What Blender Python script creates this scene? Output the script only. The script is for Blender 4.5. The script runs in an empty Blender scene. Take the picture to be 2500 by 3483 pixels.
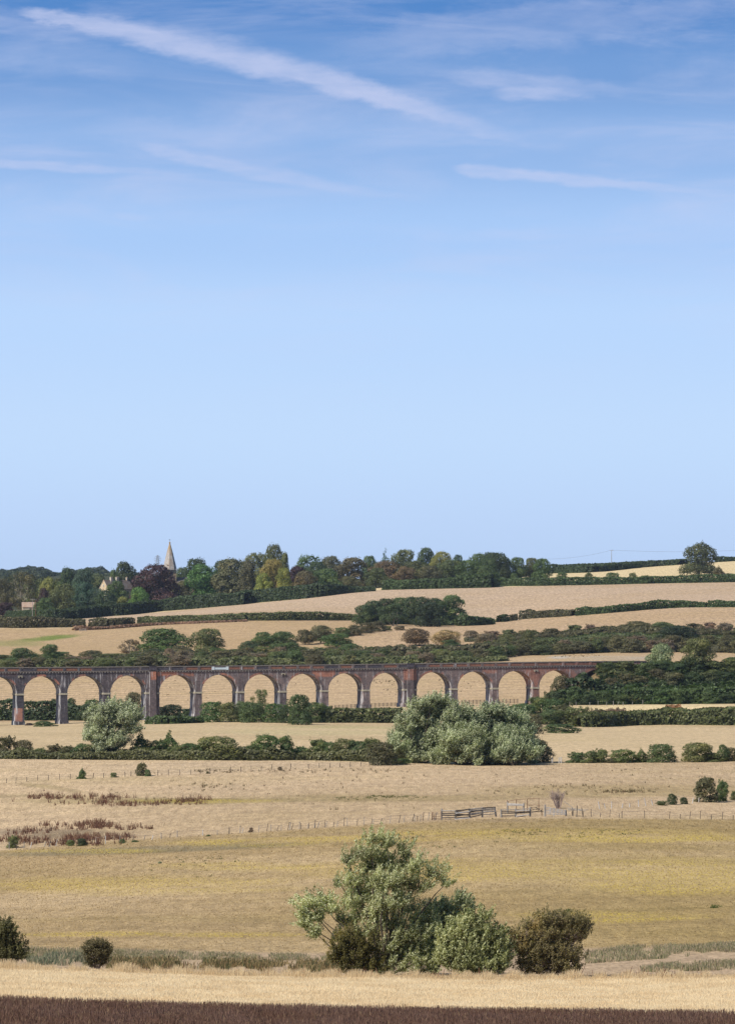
import bpy, math, random
import numpy as np
from mathutils import Vector
R = math.radians
F, CX, HY, CZ = 13603.0, 1250.0, 2065.0, 40.0      # focal length in photo pixels, centre column, horizon row, eye height (m)
SCN = bpy.context.scene
COL = SCN.collection
# ------------------------------------------------------------------ camera
cam_d = bpy.data.cameras.new('camera'); cam = bpy.data.objects.new('camera', cam_d); COL.objects.link(cam)
cam.location = (0, 0, CZ); cam.rotation_euler = (R(90), 0, 0)
cam_d.sensor_fit = 'VERTICAL'; cam_d.sensor_height = 24; cam_d.lens = F/3483*24
cam_d.shift_y = (HY-3483/2)/3483
cam_d.clip_start = 1; cam_d.clip_end = 60000
SCN.camera = cam
# ------------------------------------------------------------------ light
SUN_AZ, SUN_EL = -52.0, 44.0      # azimuth: degrees west of straight behind the camera
sd = Vector((math.sin(R(SUN_AZ))*math.cos(R(SUN_EL)), -math.cos(R(SUN_AZ))*math.cos(R(SUN_EL)), math.sin(R(SUN_EL))))
sun_d = bpy.data.lights.new('sun', 'SUN'); sun = bpy.data.objects.new('sun', sun_d); COL.objects.link(sun)
sun_d.energy = 4.4; sun_d.angle = R(0.5); sun_d.color = (1, .94, .85)
sun.rotation_euler = (-sd).to_track_quat('-Z', 'Y').to_euler()
VS = SCN.view_settings
VS.view_transform = 'Standard'; VS.look = 'None'; VS.gamma = 1; VS.exposure = 0.42; VS.use_curve_mapping = False
SCN.render.film_transparent = False
SCN.cycles.max_bounces = 6; SCN.cycles.diffuse_bounces = 4; SCN.cycles.glossy_bounces = 2
SCN.cycles.transmission_bounces = 4; SCN.cycles.transparent_max_bounces = 8; SCN.cycles.volume_bounces = 0

def srgb(r, g, b):
    f = lambda c: (c/255/12.92) if c <= 10 else ((c/255+.055)/1.055)**2.4
    return (f(r), f(g), f(b))

class NT:
    """small helper for writing node trees"""
    def __init__(s, tree): s.t = tree; s.t.nodes.clear()
    def n(s, typ, ins=None, **kw):
        x = s.t.nodes.new(typ)
        for k, v in kw.items(): setattr(x, k, v)
        for k, v in (ins or {}).items(): s.set(x, k, v)
        return x
    def set(s, x, k, v):
        if isinstance(v, bpy.types.NodeSocket): s.t.links.new(v, x.inputs[k])
        else: x.inputs[k].default_value = v
    def m(s, op, a, b=None, c=None, clamp=False):
        x = s.t.nodes.new('ShaderNodeMath'); x.operation = op; x.use_clamp = clamp
        for i, v in enumerate((a, b, c)):
            if v is not None: s.set(x, i, v)
        return x.outputs[0]
    def mix(s, f, a, b, mode='MIX'):
        x = s.t.nodes.new('ShaderNodeMix'); x.data_type = 'RGBA'; x.blend_type = mode
        c4 = lambda v: (*v, 1) if isinstance(v, tuple) and len(v) == 3 else v
        s.set(x, 0, f); s.set(x, 6, c4(a)); s.set(x, 7, c4(b)); return x.outputs[2]
    def sm(s, v, lo, hi, a=0.0, b=1.0):
        x = s.t.nodes.new('ShaderNodeMapRange'); x.interpolation_type = 'SMOOTHSTEP'
        s.set(x, 0, v); s.set(x, 1, lo); s.set(x, 2, hi); s.set(x, 3, a); s.set(x, 4, b); return x.outputs[0]
    def noise(s, vec, scale, detail=3, rough=.55, dist=0.0):
        x = s.n('ShaderNodeTexNoise', {'Vector': vec, 'Scale': scale, 'Detail': detail, 'Roughness': rough, 'Distortion': dist}); return x.outputs[0]
    def map(s, vec, scale=(1, 1, 1), rot=(0, 0, 0), loc=(0, 0, 0)):
        x = s.n('ShaderNodeMapping', {'Vector': vec}); x.inputs['Scale'].default_value = scale
        x.inputs['Rotation'].default_value = rot; x.inputs['Location'].default_value = loc; return x.outputs[0]

# ------------------------------------------------------------------ sky
W = bpy.data.worlds.new('World'); SCN.world = W; W.use_nodes = True
nt = NT(W.node_tree)
tc = nt.n('ShaderNodeTexCoord').outputs['Generated']
sep = nt.n('ShaderNodeSeparateXYZ', {0: tc})
dx, dy, dz = sep.outputs
dyc = nt.m('MAXIMUM', dy, .05)
U = nt.m('MULTIPLY', nt.m('DIVIDE', dx, dyc), F/1000)      # horizontal bearing
V = nt.m('MULTIPLY', nt.m('DIVIDE', dz, dyc), F/1000)      # elevation
ahead = nt.sm(dy, .1, .5)
sky = nt.n('ShaderNodeTexSky', sky_type='NISHITA', sun_disc=False, sun_elevation=R(SUN_EL), sun_rotation=math.atan2(sd.x, sd.y), altitude=50, air_density=1.0, dust_density=.6, ozone_density=2.0)
# broad colour of the clear air from the horizon to the upper sky
ramp = nt.n('ShaderNodeValToRGB', {0: nt.m('DIVIDE', dz, .32)})
cr = ramp.color_ramp; cr.interpolation = 'EASE'
def vy(y): return math.sin(math.atan((HY-y)/F))/.32
stops = [(2080, (190, 213, 248)), (1850, (192, 217, 252)), (1500, (195, 222, 255)), (1100, (187, 217, 255)), (800, (170, 204, 249)),
         (500, (148, 184, 234)), (250, (118, 160, 217)), (0, (84, 137, 203)), (-900, (60, 112, 185))]
while len(cr.elements) < len(stops): cr.elements.new(.5)
for e, (y, c) in zip(cr.elements, stops):
    e.position = max(0, vy(y)); e.color = (*srgb(*c), 1)
EXPK = 1/(2**VS.exposure)
nz = nt.n('ShaderNodeCombineXYZ', {0: U, 1: V, 2: 0.0}).outputs[0]
# thin cirrus
WOB = nt.noise(nt.map(nz, (3, 9, 1)), 2.2, 5, .65)
TEX = nt.sm(nt.noise(nt.map(nz, (2, 8.5, 1), rot=(0, 0, .25)), 2.8, 6, .62), .25, .72, .55, 1.08)
def wisp(p0, p1, curve, w, st, tail=.25, seed=0.0):
    """soft streak of cloud between two bearings; curve bends it, w half width"""
    (u0, v0), (u1, v1) = [((a-CX)/1000, (HY-b)/1000) for a, b in (p0, p1)]
    L = math.hypot(u1-u0, v1-v0); cx, cy = (u1-u0)/L, (v1-v0)/L
    t = nt.m('DIVIDE', nt.m('ADD', nt.m('MULTIPLY', nt.m('SUBTRACT', U, u0), cx), nt.m('MULTIPLY', nt.m('SUBTRACT', V, v0), cy)), L)
    d = nt.m('SUBTRACT', nt.m('MULTIPLY', nt.m('SUBTRACT', V, v0), cx), nt.m('MULTIPLY', nt.m('SUBTRACT', U, u0), cy))
    bend = nt.m('MULTIPLY', nt.m('MULTIPLY', t, nt.m('SUBTRACT', 1.0, t)), curve*4)
    d = nt.m('SUBTRACT', d, bend)
    wob = nt.m('MULTIPLY', nt.m('SUBTRACT', WOB, .5), w*1.5)
    d = nt.m('ADD', d, wob)
    return t, d
def streak(p0, p1, curve, w, st, rise=.12, fall=.5, seed=0.0):
    t, d = wisp(p0, p1, curve, w, st, seed=seed)
    env = nt.m('MULTIPLY', nt.sm(t, 0, rise), nt.m('SUBTRACT', 1.0, nt.sm(t, fall, 1.0)))
    wd = nt.m('ADD', nt.m('MULTIPLY', env, w*.75), w*.25)
    k = nt.m('SUBTRACT', 1.0, nt.sm(nt.m('ABSOLUTE', d), nt.m('MULTIPLY', wd, .25), wd))
    return nt.m('MULTIPLY', nt.m('MULTIPLY', k, env), nt.m('MULTIPLY', TEX, st))
layers = []
# the broad trail
t, d = wisp((35, 30), (1960, 548), .046, .05, 1, seed=1.7)
prof = nt.n('ShaderNodeFloatCurve'); pc = prof.mapping.curves[0].points
for x_, y_ in ((.05, .30), (.14, .44), (.33, .72), (.55, .58), (.8, .36), (.92, .18)): pc.new(x_, y_)
pc[0].location = (0, .03); pc[-1].location = (1, .0); prof.mapping.update()
nt.set(prof, 1, t)
hw = nt.m('ADD', nt.m('MULTIPLY', prof.outputs[0], .076), .003)
dn = nt.m('DIVIDE', d, hw)
k = nt.m('MULTIPLY', nt.m('SUBTRACT', 1.0, nt.sm(dn, .1, 1.3)), nt.sm(dn, -1.25, -.35))
k = nt.m('MULTIPLY', k, nt.m('MULTIPLY', nt.sm(t, 0.0, .05), nt.m('SUBTRACT', 1.0, nt.sm(t, .60, .97))))
tx = nt.m('ADD', nt.m('MULTIPLY', TEX, .62), .38)
layers.append(nt.m('MULTIPLY', nt.m('MULTIPLY', k, tx), .64))
layers += [streak((1440, 245), (2280, 320), -.005, .045, .28, .2, .6, 2.1), streak((1640, 322), (2040, 312), .0, .036, .42, .25, .5, 3.3),
           streak((-150, 545), (760, 600), .0, .024, .42, .1, .4, 4.2), streak((440, 485), (1600, 700), -.02, .034, .34, .1, .4, 5.1),
           streak((1520, 572), (2700, 680), .0, .030, .50, .06, .25, 6.6), streak((1560, 790), (2000, 805), 0, .025, .13, .3, .5, 7.7),
           streak((360, 732), (560, 745), 0, .02, .16, .3, .5, 8.8), streak((-200, 150), (700, 250), 0, .09, .16, .3, .5, 9.9),
           streak((1000, 190), (2700, 30), .03, .11, .26, .3, .6, 11.3), streak((200, 420), (1200, 560), 0, .10, .18, .3, .5, 12.3)]
cir = nt.sm(nt.noise(nt.map(nz, (.8, 4.5, 1), rot=(0, 0, .12)), 1.3, 7, .62, .6), .40, .85, 0, .46)
cir = nt.m('MULTIPLY', cir, nt.sm(V, .5, 1.5)); layers.append(cir)
cloud = layers[0]
for l in layers[1:]: cloud = nt.m('SUBTRACT', 1.0, nt.m('MULTIPLY', nt.m('SUBTRACT', 1.0, cloud), nt.m('SUBTRACT', 1.0, l)))
cloud = nt.m('MULTIPLY', cloud, ahead, clamp=True)
air = nt.mix(cloud, ramp.outputs[0], srgb(206, 213, 243))
air = nt.mix(1.0, air, (EXPK, EXPK, EXPK), 'MULTIPLY')
STR = .1
air = nt.mix(1.0, air, (1/STR,)*3, 'MULTIPLY')
low = nt.m('SUBTRACT', 1.0, nt.sm(dz, .19, .42))
fin = nt.mix(low, sky.outputs[0], air)
bg = nt.n('ShaderNodeBackground', {0: fin, 1: STR})
out = nt.n('ShaderNodeOutputWorld', {0: bg.outputs[0]})

# ------------------------------------------------------------------ shared numeric helpers
def pchip(xk, V, x):
    """monotone-ish cubic through knots xk (K,), V (K,C) -> (len(x), C)"""
    xk = np.asarray(xk, float); h = np.diff(xk)[:, None]; dl = np.diff(V, axis=0)/h
    m = np.zeros_like(V); m[0] = dl[0]; m[-1] = dl[-1]
    a, b = dl[:-1], dl[1:]
    ok = a*b > 0
    w1 = 2*h[1:]+h[:-1]; w2 = h[1:]+2*h[:-1]
    with np.errstate(divide='ignore', invalid='ignore'):
        hm = (w1+w2)/(w1/a+w2/b)
    m[1:-1] = np.where(ok, hm, 0)
    i = np.clip(np.searchsorted(xk, x)-1, 0, len(xk)-2)
    t = ((np.clip(x, xk[0], xk[-1])-xk[i])/np.diff(xk)[i])[:, None]; hh = np.diff(xk)[i][:, None]
    return ((2*t**3-3*t**2+1)*V[i]+(t**3-2*t**2+t)*hh*m[i]+(-2*t**3+3*t**2)*V[i+1]+(t**3-t**2)*hh*m[i+1])
_rs = np.random.RandomState(7); _G = _rs.rand(256, 256)
def vnoise(x, y):
    xi = np.floor(x).astype(int); yi = np.floor(y).astype(int); fx = x-xi; fy = y-yi
    fx = fx*fx*(3-2*fx); fy = fy*fy*(3-2*fy)
    g = lambda a, b: _G[a & 255, b & 255]
    return (g(xi, yi)*(1-fx)+g(xi+1, yi)*fx)*(1-fy)+(g(xi, yi+1)*(1-fx)+g(xi+1, yi+1)*fx)*fy
def fbm(x, y, o=4):
    s = 0; a = .5
    for k in range(o): s = s+a*vnoise(x*2**k+17*k, y*2**k+31*k); a *= .5
    return s
# ------------------------------------------------------------------ lie of the land (rows seen in the photo -> heights)
PXK = [-400, 0, 420, 850, 1250, 1680, 2100, 2500, 2900]
ROWS = [
 (120, [3640]*9),
 (165, [3398, 3405, 3420, 3432, 3440, 3448, 3452, 3455, 3458]),
 (235, [3300, 3302, 3312, 3325, 3332, 3336, 3336, 3330, 3326]),
 (255, [3280, 3282, 3290, 3298, 3300, 3300, 3296, 3290, 3286]),
 (290, [3218, 3220, 3226, 3236, 3240, 3236, 3222, 3210, 3205]),
 (560, [2896, 2892, 2857, 2832, 2804, 2783, 2782, 2787, 2792]),
 (690, [2672, 2666, 2663, 2660, 2655, 2650, 2650, 2655, 2655]),
 (770, [2580, 2580, 2583, 2585, 2592, 2600, 2595, 2592, 2590]),
 (1000, [2500, 2500, 2497, 2495, 2500, 2505, 2510, 2510, 2510]),
 (1200, [2472, 2472, 2463, 2455, 2455, 2462, 2468, 2470, 2470]),
 (1260, [2466, 2466, 2453, 2432, 2413, 2403, 2400, 2400, 2400]),
 (1350, [2447, 2447, 2445, 2425, 2402, 2392, 2385, 2382, 2382]),
 (1600, [2290, 2285, 2280, 2275, 2270, 2255, 2235, 2240, 2250]),
 (1680, [2255, 2252, 2250, 2248, 2245, 2235, 2222, 2225, 2235]),
 (1800, [2215, 2212, 2205, 2195, 2188, 2180, 2165, 2160, 2155]),
 (1900, [2190, 2188, 2180, 2165, 2152, 2145, 2125, 2112, 2108]),
 (2050, [2135, 2131, 2127, 2110, 2115, 2118, 2080, 2063, 2060]),
 (2500, [2110, 2105, 2092, 2054, 2010, 1997, 1987, 1979, 1975]),
 (3000, [2060, 2055, 2040, 2010, 1975, 1962, 1938, 1908, 1890]),
 (4500, [1970, 1965, 1960, 1970, 1975, 1965, 1945, 1925, 1915]),
]
YK = [0, 25, 70]+[r[0] for r in ROWS]+[6500, 12000, 60000]
ZT = [[38.3]*9, [36.4]*9, [31.6]*9]
for Yr, ys in ROWS: ZT.append([CZ+(HY-y)/F*Yr for y in ys])
ZT += [[66]*9, [60]*9, [60]*9]
ZT = np.array(ZT, float)
# viaduct line in plan
VA = R(16.6); V0 = 1280.0
ES = np.array([math.cos(VA), math.sin(VA)]); ET = np.array([-math.sin(VA), math.cos(VA)])
def v_u(s): # bearing of a point s metres along the front face, s measured from where it crosses the centre column
    p = np.array([0, V0])+ES*s; return CX+p[0]/p[1]*F
def v_s(px):
    T = (px-CX)/F; return V0*T/(math.cos(VA)-T*math.sin(VA))
def ztop(s): # parapet top
    p = np.array([0, V0])[None]+ES[None]*np.atleast_1d(s)[:, None]
    return np.interp(s, [v_s(0), v_s(850), v_s(1680), v_s(2068)], [CZ+(HY-y)/F*(V0+v_s(x)*math.sin(VA)) for x, y in ((0, 2271.5), (850, 2264.5), (1680, 2254), (2068, 2248.5))]) + 0*p[:, 0]
S_END = v_s(2068)+4
def z_base(X, Y):
    X = np.asarray(X, float); Y = np.asarray(Y, float); sh = np.broadcast(X, Y).shape
    X, Y = np.broadcast_to(X, sh).ravel(), np.broadcast_to(Y, sh).ravel()
    zc = pchip(YK, ZT, Y)                                  # (N, 9)
    px = np.clip(CX+X/np.maximum(Y, 1)*F, PXK[0], PXK[-1])
    px = np.where(Y < 60, np.clip(px, 0, 2500), px)
    k = np.array(PXK, float); i = np.clip(np.searchsorted(k, px)-1, 0, 7)
    t = (px-k[i])/(k[i+1]-k[i]); n = np.arange(len(px))
    p0 = zc[n, np.maximum(i-1, 0)]; p1 = zc[n, i]; p2 = zc[n, i+1]; p3 = zc[n, np.minimum(i+2, 8)]
    z = .5*(2*p1+(p2-p0)*t+(2*p0-5*p1+4*p2-p3)*t*t+(3*p1-p0-3*p2+p3)*t**3)
    return z.reshape(sh)
def zt(X, Y):
    X = np.asarray(X, float); Y = np.asarray(Y, float)
    z = z_base(X, Y)
    # small unevenness of the pasture
    z = z+(fbm(X/23+50, Y/23+9, 3)-.44)*np.interp(Y, [0, 200, 600, 1000, 3000], [.15, .3, .4, .3, .35])
    # railway bank that takes over where the viaduct ends
    s = X*ES[0]+(Y-V0)*ES[1]; t = X*ET[0]+(Y-V0)*ET[1]-3.3
    top = np.interp(s, [0, S_END, S_END+400], [float(ztop(0)[0])-2.2, float(ztop(S_END)[0])-2.2, float(ztop(S_END)[0])-2.2])
    h = top-np.maximum(0, np.abs(t)-5)/1.75-np.maximum(0, (S_END-6)-s)/1.55
    h = h+(fbm(X/6, Y/6, 2)-.4)*.8
    return np.maximum(z, np.where(np.abs(t) < 60, h, -99))
_YS = np.concatenate([np.arange(100, 1400, 2.0), np.arange(1400, 3300, 4.0), np.arange(3300, 6500, 25.0)])
_hc = {}
def hit(px, y, ymin=0):
    """ground point seen at photo position (px, y), beyond depth ymin"""
    k = round(px)
    if k not in _hc: _hc[k] = HY-(zt((px-CX)/F*_YS, _YS)-CZ)*F/_YS
    ys = _hc[k]; ok = (ys <= y) & (_YS >= ymin)
    i = int(np.argmax(ok)) if ok.any() else len(_YS)-1
    Y = _YS[i]
    if i > 0 and _YS[i-1] >= ymin and ys[i-1] > y:
        a = (ys[i-1]-y)/(ys[i-1]-ys[i]); Y = _YS[i-1]+a*(_YS[i]-_YS[i-1])
    return float(Y)
def gp(px, Y):
    X = (px-CX)/F*Y; return X, Y, float(zt(X, Y))
REG = dict(R1=(0, 1820), R2=(830, 1820), R3=(1650, 1820), R4=(0, 2220), R5=(830, 2220), R6=(1650, 2220), R7=(0, 2600), R8=(830, 2600), R9=(1650, 2600),
           R10=(0, 3003), R11=(830, 2800), R12=(1650, 3003), S=(0, 0), Z4=(1450, 2700), Z3=(320, 1830), Z6=(1700, 2200))
RS = dict(R11=.78, S=1.0, Z4=.3378, Z3=.1966, Z6=.3071)
def rc(reg, zx, zy=0): k = RS.get(reg, .5221); return REG[reg][0]+zx*k, REG[reg][1]+zy*k

# ------------------------------------------------------------------ mesh helpers
class MB:
    def __init__(s): s.v = []; s.f = []
    def quad(s, *p): n = len(s.v); s.v += [tuple(q) for q in p]; s.f.append(tuple(range(n, n+len(p))))
    def box(s, x0, x1, y0, y1, z0, z1):
        n = len(s.v); s.v += [(x, y, z) for z in (z0, z1) for y in (y0, y1) for x in (x0, x1)]
        s.f += [tuple(n+i for i in q) for q in ((0, 2, 3, 1), (4, 5, 7, 6), (0, 1, 5, 4), (2, 6, 7, 3), (0, 4, 6, 2), (1, 3, 7, 5))]
    def frus(s, c0, a0, b0, z0, c1, a1, b1, z1):   # rectangular tapering block: centre, half sizes
        n = len(s.v)
        for (cx, cy), a, b, z in ((c0, a0, b0, z0), (c1, a1, b1, z1)): s.v += [(cx-a, cy-b, z), (cx+a, cy-b, z), (cx+a, cy+b, z), (cx-a, cy+b, z)]
        s.f += [tuple(n+i for i in q) for q in ((3, 2, 1, 0), (4, 5, 6, 7), (0, 1, 5, 4), (1, 2, 6, 5), (2, 3, 7, 6), (3, 0, 4, 7))]
    def tube(s, p, q, r0, r1=None, k=6):
        r1 = r0 if r1 is None else r1; p = Vector(p); q = Vector(q); d = (q-p)
        if d.length < 1e-6: return
        a = d.orthogonal().normalized(); b = d.cross(a).normalized(); n = len(s.v)
        for c, r in ((p, r0), (q, r1)):
            for i in range(k):
                t = 2*math.pi*i/k; s.v.append(tuple(c+a*math.cos(t)*r+b*math.sin(t)*r))
        for i in range(k): j = (i+1) % k; s.f.append((n+i, n+j, n+k+j, n+k+i))
        s.f.append(tuple(n+k+i for i in range(k))); s.f.append(tuple(n+k-1-i for i in range(k)))
    def path(s, pts, r0, r1, k=6):
        n = len(pts)-1
        for i in range(n): s.tube(pts[i], pts[i+1], r0+(r1-r0)*i/n, r0+(r1-r0)*(i+1)/n, k)
    def mesh(s, name):
        me = bpy.data.meshes.new(name); me.from_pydata(s.v, [], s.f); me.update(); return me
    def obj(s, name, mat, parent=None):
        return link(name, s.mesh(name), mat, parent)
def link(name, me, mat=None, parent=None):
    if mat is not None and not me.materials: me.materials.append(mat)
    o = bpy.data.objects.new(name, me); COL.objects.link(o)
    if parent is not None: o.parent = parent
    return o
def tag(o, label=None, cat=None, group=None, kind=None):
    if label: o['label'] = label
    if cat: o['category'] = cat
    if group: o['group'] = group
    if kind: o['kind'] = kind
    return o
def empty(name, loc, rz=0, label=None, cat=None, group=None):
    o = bpy.data.objects.new(name, None); COL.objects.link(o); o.location = loc; o.rotation_euler = (0, 0, rz); o.empty_display_size = .5
    return tag(o, label, cat, group)
def np_mesh(name, verts, faces, attrs=None, smooth=False):
    """verts (N,3); faces (M,k) with constant k; attrs {name: per-face floats}"""
    me = bpy.data.meshes.new(name); n, m, k = len(verts), len(faces), faces.shape[1]
    me.vertices.add(n); me.vertices.foreach_set('co', np.ascontiguousarray(verts, np.float32).ravel())
    me.loops.add(m*k); me.loops.foreach_set('vertex_index', np.ascontiguousarray(faces, np.int32).ravel())
    me.polygons.add(m); me.polygons.foreach_set('loop_start', np.arange(0, m*k, k, dtype=np.int32))
    me.polygons.foreach_set('loop_total', np.full(m, k, np.int32))
    if smooth: me.polygons.foreach_set('use_smooth', np.ones(m, bool))
    for a, v in (attrs or {}).items():
        at = me.attributes.new(a, 'FLOAT', 'FACE'); at.data.foreach_set('value', np.ascontiguousarray(v, np.float32))
    me.update(calc_edges=True); return me
def unit(v): return v/np.maximum(np.linalg.norm(v, axis=1, keepdims=True), 1e-9)
def leaf_quads(P, N, S, rng, asp=1.0, axis=None, wid=None):
    """one small leaf spray per point: P centres, N facing, S half size"""
    r = unit(rng.normal(size=P.shape)) if axis is None else unit(axis)
    a = unit(r-N*(r*N).sum(1, keepdims=True)); b = np.cross(N, a)
    la = a*(S*asp)[:, None]; lb = b*(S if wid is None else wid)[:, None]
    j = lambda: 1+(rng.rand(len(P), 1)-.5)*.7
    q = np.stack([P-la*j(), P-lb*j(), P+la*j(), P+lb*j()], 1)   # rhombic, ragged
    return q.reshape(-1, 3), np.arange(len(P)*4).reshape(-1, 4)
# ------------------------------------------------------------------ materials
def new_mat(name):
    m = bpy.data.materials.new(name); m.use_nodes = True; return m, NT(m.node_tree)
def out_bsdf(nt, col, rough=.8, spec=.2, normal=None, metal=0.0):
    b = nt.n('ShaderNodeBsdfPrincipled', {'Roughness': rough, 'Specular IOR Level': spec, 'Metallic': metal})
    nt.set(b, 'Base Color', (*col, 1) if isinstance(col, tuple) else col)
    if normal is not None: nt.set(b, 'Normal', normal)
    nt.n('ShaderNodeOutputMaterial', {0: b.outputs[0]}); return b
def plain(name, col, rough=.8, var=.25, sc=3.0, spec=.2, metal=0.0, stretch=(1, 1, 1)):
    m, nt = new_mat(name)
    tc = nt.n('ShaderNodeTexCoord').outputs['Object']
    n1 = nt.noise(nt.map(tc, stretch), sc, 5, .65)
    f = nt.sm(n1, .25, .75, 1-var, 1+var)
    c = nt.mix(1.0, (*col, 1), nt.n('ShaderNodeCombineXYZ', {0: f, 1: f, 2: f}).outputs[0], 'MULTIPLY')
    bp = nt.n('ShaderNodeBump', {'Height': n1, 'Strength': .3, 'Distance': .03})
    out_bsdf(nt, c, rough, spec, bp.outputs[0], metal); return m
def foliage(name, silver=None, trans=.33, jitter=.45, shine=.25):
    """leaf material: the object's own colour, leaf-to-leaf and clump-to-clump variety"""
    m, nt = new_mat(name)
    oc = nt.n('ShaderNodeObjectInfo'); rn = nt.n('ShaderNodeAttribute', attribute_name='rnd').outputs['Fac']
    cl = nt.n('ShaderNodeAttribute', attribute_name='clump').outputs['Fac']
    f = nt.m('ADD', nt.m('MULTIPLY', rn, jitter*2), 1-jitter)
    f = nt.m('MULTIPLY', f, nt.m('ADD', nt.m('MULTIPLY', cl, .5), .75))
    c = nt.mix(1.0, oc.outputs['Color'], nt.n('ShaderNodeCombineXYZ', {0: f, 1: f, 2: f}).outputs[0], 'MULTIPLY')
    warm = nt.mix(1.0, c, (1.35, 1.05, .7), 'MULTIPLY')
    c = nt.mix(nt.sm(cl, .55, 1.0, 0, .5), c, warm)
    if silver: c = nt.mix(nt.sm(rn, .35, .8, 0, .95), c, silver)
    d = nt.n('ShaderNodeBsdfPrincipled', {'Roughness': .55, 'Specular IOR Level': shine, 'Base Color': c})
    t = nt.n('ShaderNodeBsdfTranslucent', {0: nt.mix(1.0, c, (1.3, 1.5, .7), 'MULTIPLY')})
    x = nt.n('ShaderNodeMixShader', {0: trans, 1: d.outputs[0], 2: t.outputs[0]})
    nt.n('ShaderNodeOutputMaterial', {0: x.outputs[0]}); return m
M = {}
M['leaf'] = foliage('leaves')
M['willow'] = foliage('willow_leaves', silver=(.66, .68, .47), trans=.35, jitter=.35, shine=.3)
M['swillow'] = foliage('sallow_leaves', silver=(.48, .49, .27), trans=.3, jitter=.4, shine=.3)
M['bark'] = plain('bark', (.085, .068, .05), .9, .4, 2.5, stretch=(1, 1, .2))
M['dullbark'] = plain('dull_bark', (.15, .13, .10), .9, .3, 2.5)
M['palebark'] = plain('pale_bark', (.25, .22, .17), .9, .3, 2.5, stretch=(1, 1, .2))
M['greywood'] = plain('weathered_timber', (.26, .24, .215), .9, .4, 4.0, stretch=(1, 1, .3))
M['darkwood'] = plain('dark_timber', (.09, .075, .06), .9, .4, 4.0, stretch=(1, 1, .3))
M['whitewood'] = plain('bleached_timber', (.44, .42, .39), .85, .2, 4.0)
M['galv'] = plain('galvanised_metal', (.45, .46, .47), .5, .15, 5.0, .5, .4)
M['rust'] = plain('rusted_metal', (.12, .06, .035), .9, .4, 5.0)
M['wire'] = plain('fence_wire', (.12, .115, .11), .6, .2, 5.0)
M['deadtwig'] = plain('dead_twigs', (.26, .20, .17), .9, .3, 3.0)

# ------------------------------------------------------------------ foliage masses
def lobes_points(lobes, n, rng, shell=(.66, 1.07), squash=None, down=.25, gap=0.0):
    """leaf positions on the outside of a heap of lobes (cx,cy,cz,rx,ry,rz)"""
    L = np.array(lobes); w = (L[:, 3]*L[:, 4])**.9; w /= w.sum()
    out_p, out_n, out_l = [], [], []; got = 0; tries = 0
    while got < n and tries < 14:
        tries += 1
        k = rng.choice(len(L), n*2, p=w); d = unit(rng.normal(size=(n*2, 3)))
        keep = (d[:, 2] > -down) | (rng.rand(n*2) < .35); k, d = k[keep], d[keep]
        # lumpy lobe surface
        lump = .80+.42*vnoise(d[:, 0]*2.6+k*3.7+9, d[:, 1]*2.6+d[:, 2]*2.1+k*1.3)
        r = shell[0]+(shell[1]-shell[0])*rng.rand(len(k))**.45
        P = L[k, :3]+d*L[k, 3:6]*(r*lump)[:, None]
        ok = np.ones(len(P), bool)
        for j in range(len(L)):
            q = ((P-L[j, :3])/L[j, 3:6]); ok &= ((q*q).sum(1) > .50) | (k == j)
        ok &= P[:, 2] > .0
        if gap > 0: ok &= (fbm(P[:, 0]*9+k, P[:, 2]*9+P[:, 1]*5, 2) > gap)
        P, d, k = P[ok], d[ok], k[ok]; out_p.append(P); out_n.append(d); out_l.append(k); got += len(P)
    P = np.concatenate(out_p)[:n]; Nn = np.concatenate(out_n)[:n]; k = np.concatenate(out_l)[:n]
    return P, Nn, k
def crown_mesh(name, lobes, n, size, rng, asp=1.3, rand=.9, wind=None, widf=None, gap=0.0, down=.25, norm=None):
    P, D, k = lobes_points(lobes, n, rng, gap=gap, down=down); n = len(P)
    hal = rng.rand(n) < .10; P[hal] += (D[hal]*.7+np.array([0, 0, .5]))*rng.uniform(.01, .055, (hal.sum(), 1))   # stray shoots
    if norm:      # every crown fills the unit box, whatever its lobes
        lo = np.percentile(P, .7, axis=0); hi = np.percentile(P, 99.3, axis=0); g = 1/(hi[:2]-lo[:2]); c0 = (hi[:2]+lo[:2])/2
        P[:, :2] = (P[:, :2]-c0)*g*np.array([1, 1]); zs = (1-norm[0])/(hi[2]-lo[2]); P[:, 2] = norm[0]+(P[:, 2]-lo[2])*zs
        for i, l in enumerate(lobes): lobes[i] = ((l[0]-c0[0])*g[0], (l[1]-c0[1])*g[1], norm[0]+(l[2]-lo[2])*zs)+tuple(l[3:])
    N = unit(D*1.0+rng.normal(size=P.shape)*rand*.42+np.array([0, 0, .15]))
    S = size*(.6+.8*rng.rand(n))
    ax = None
    if wind is not None: ax = unit(np.array(wind)[None]*1.0+D*.45+rng.normal(size=P.shape)*.32)
    v, f = leaf_quads(P, N, S, rng, asp, ax, None if widf is None else S*widf)
    cl = rng.rand(len(lobes))[k]*.6+.4*vnoise(P[:, 0]*7+3, P[:, 2]*7+P[:, 1]*4)
    return np_mesh(name, v, f, {'rnd': rng.rand(n), 'clump': cl})
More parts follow.
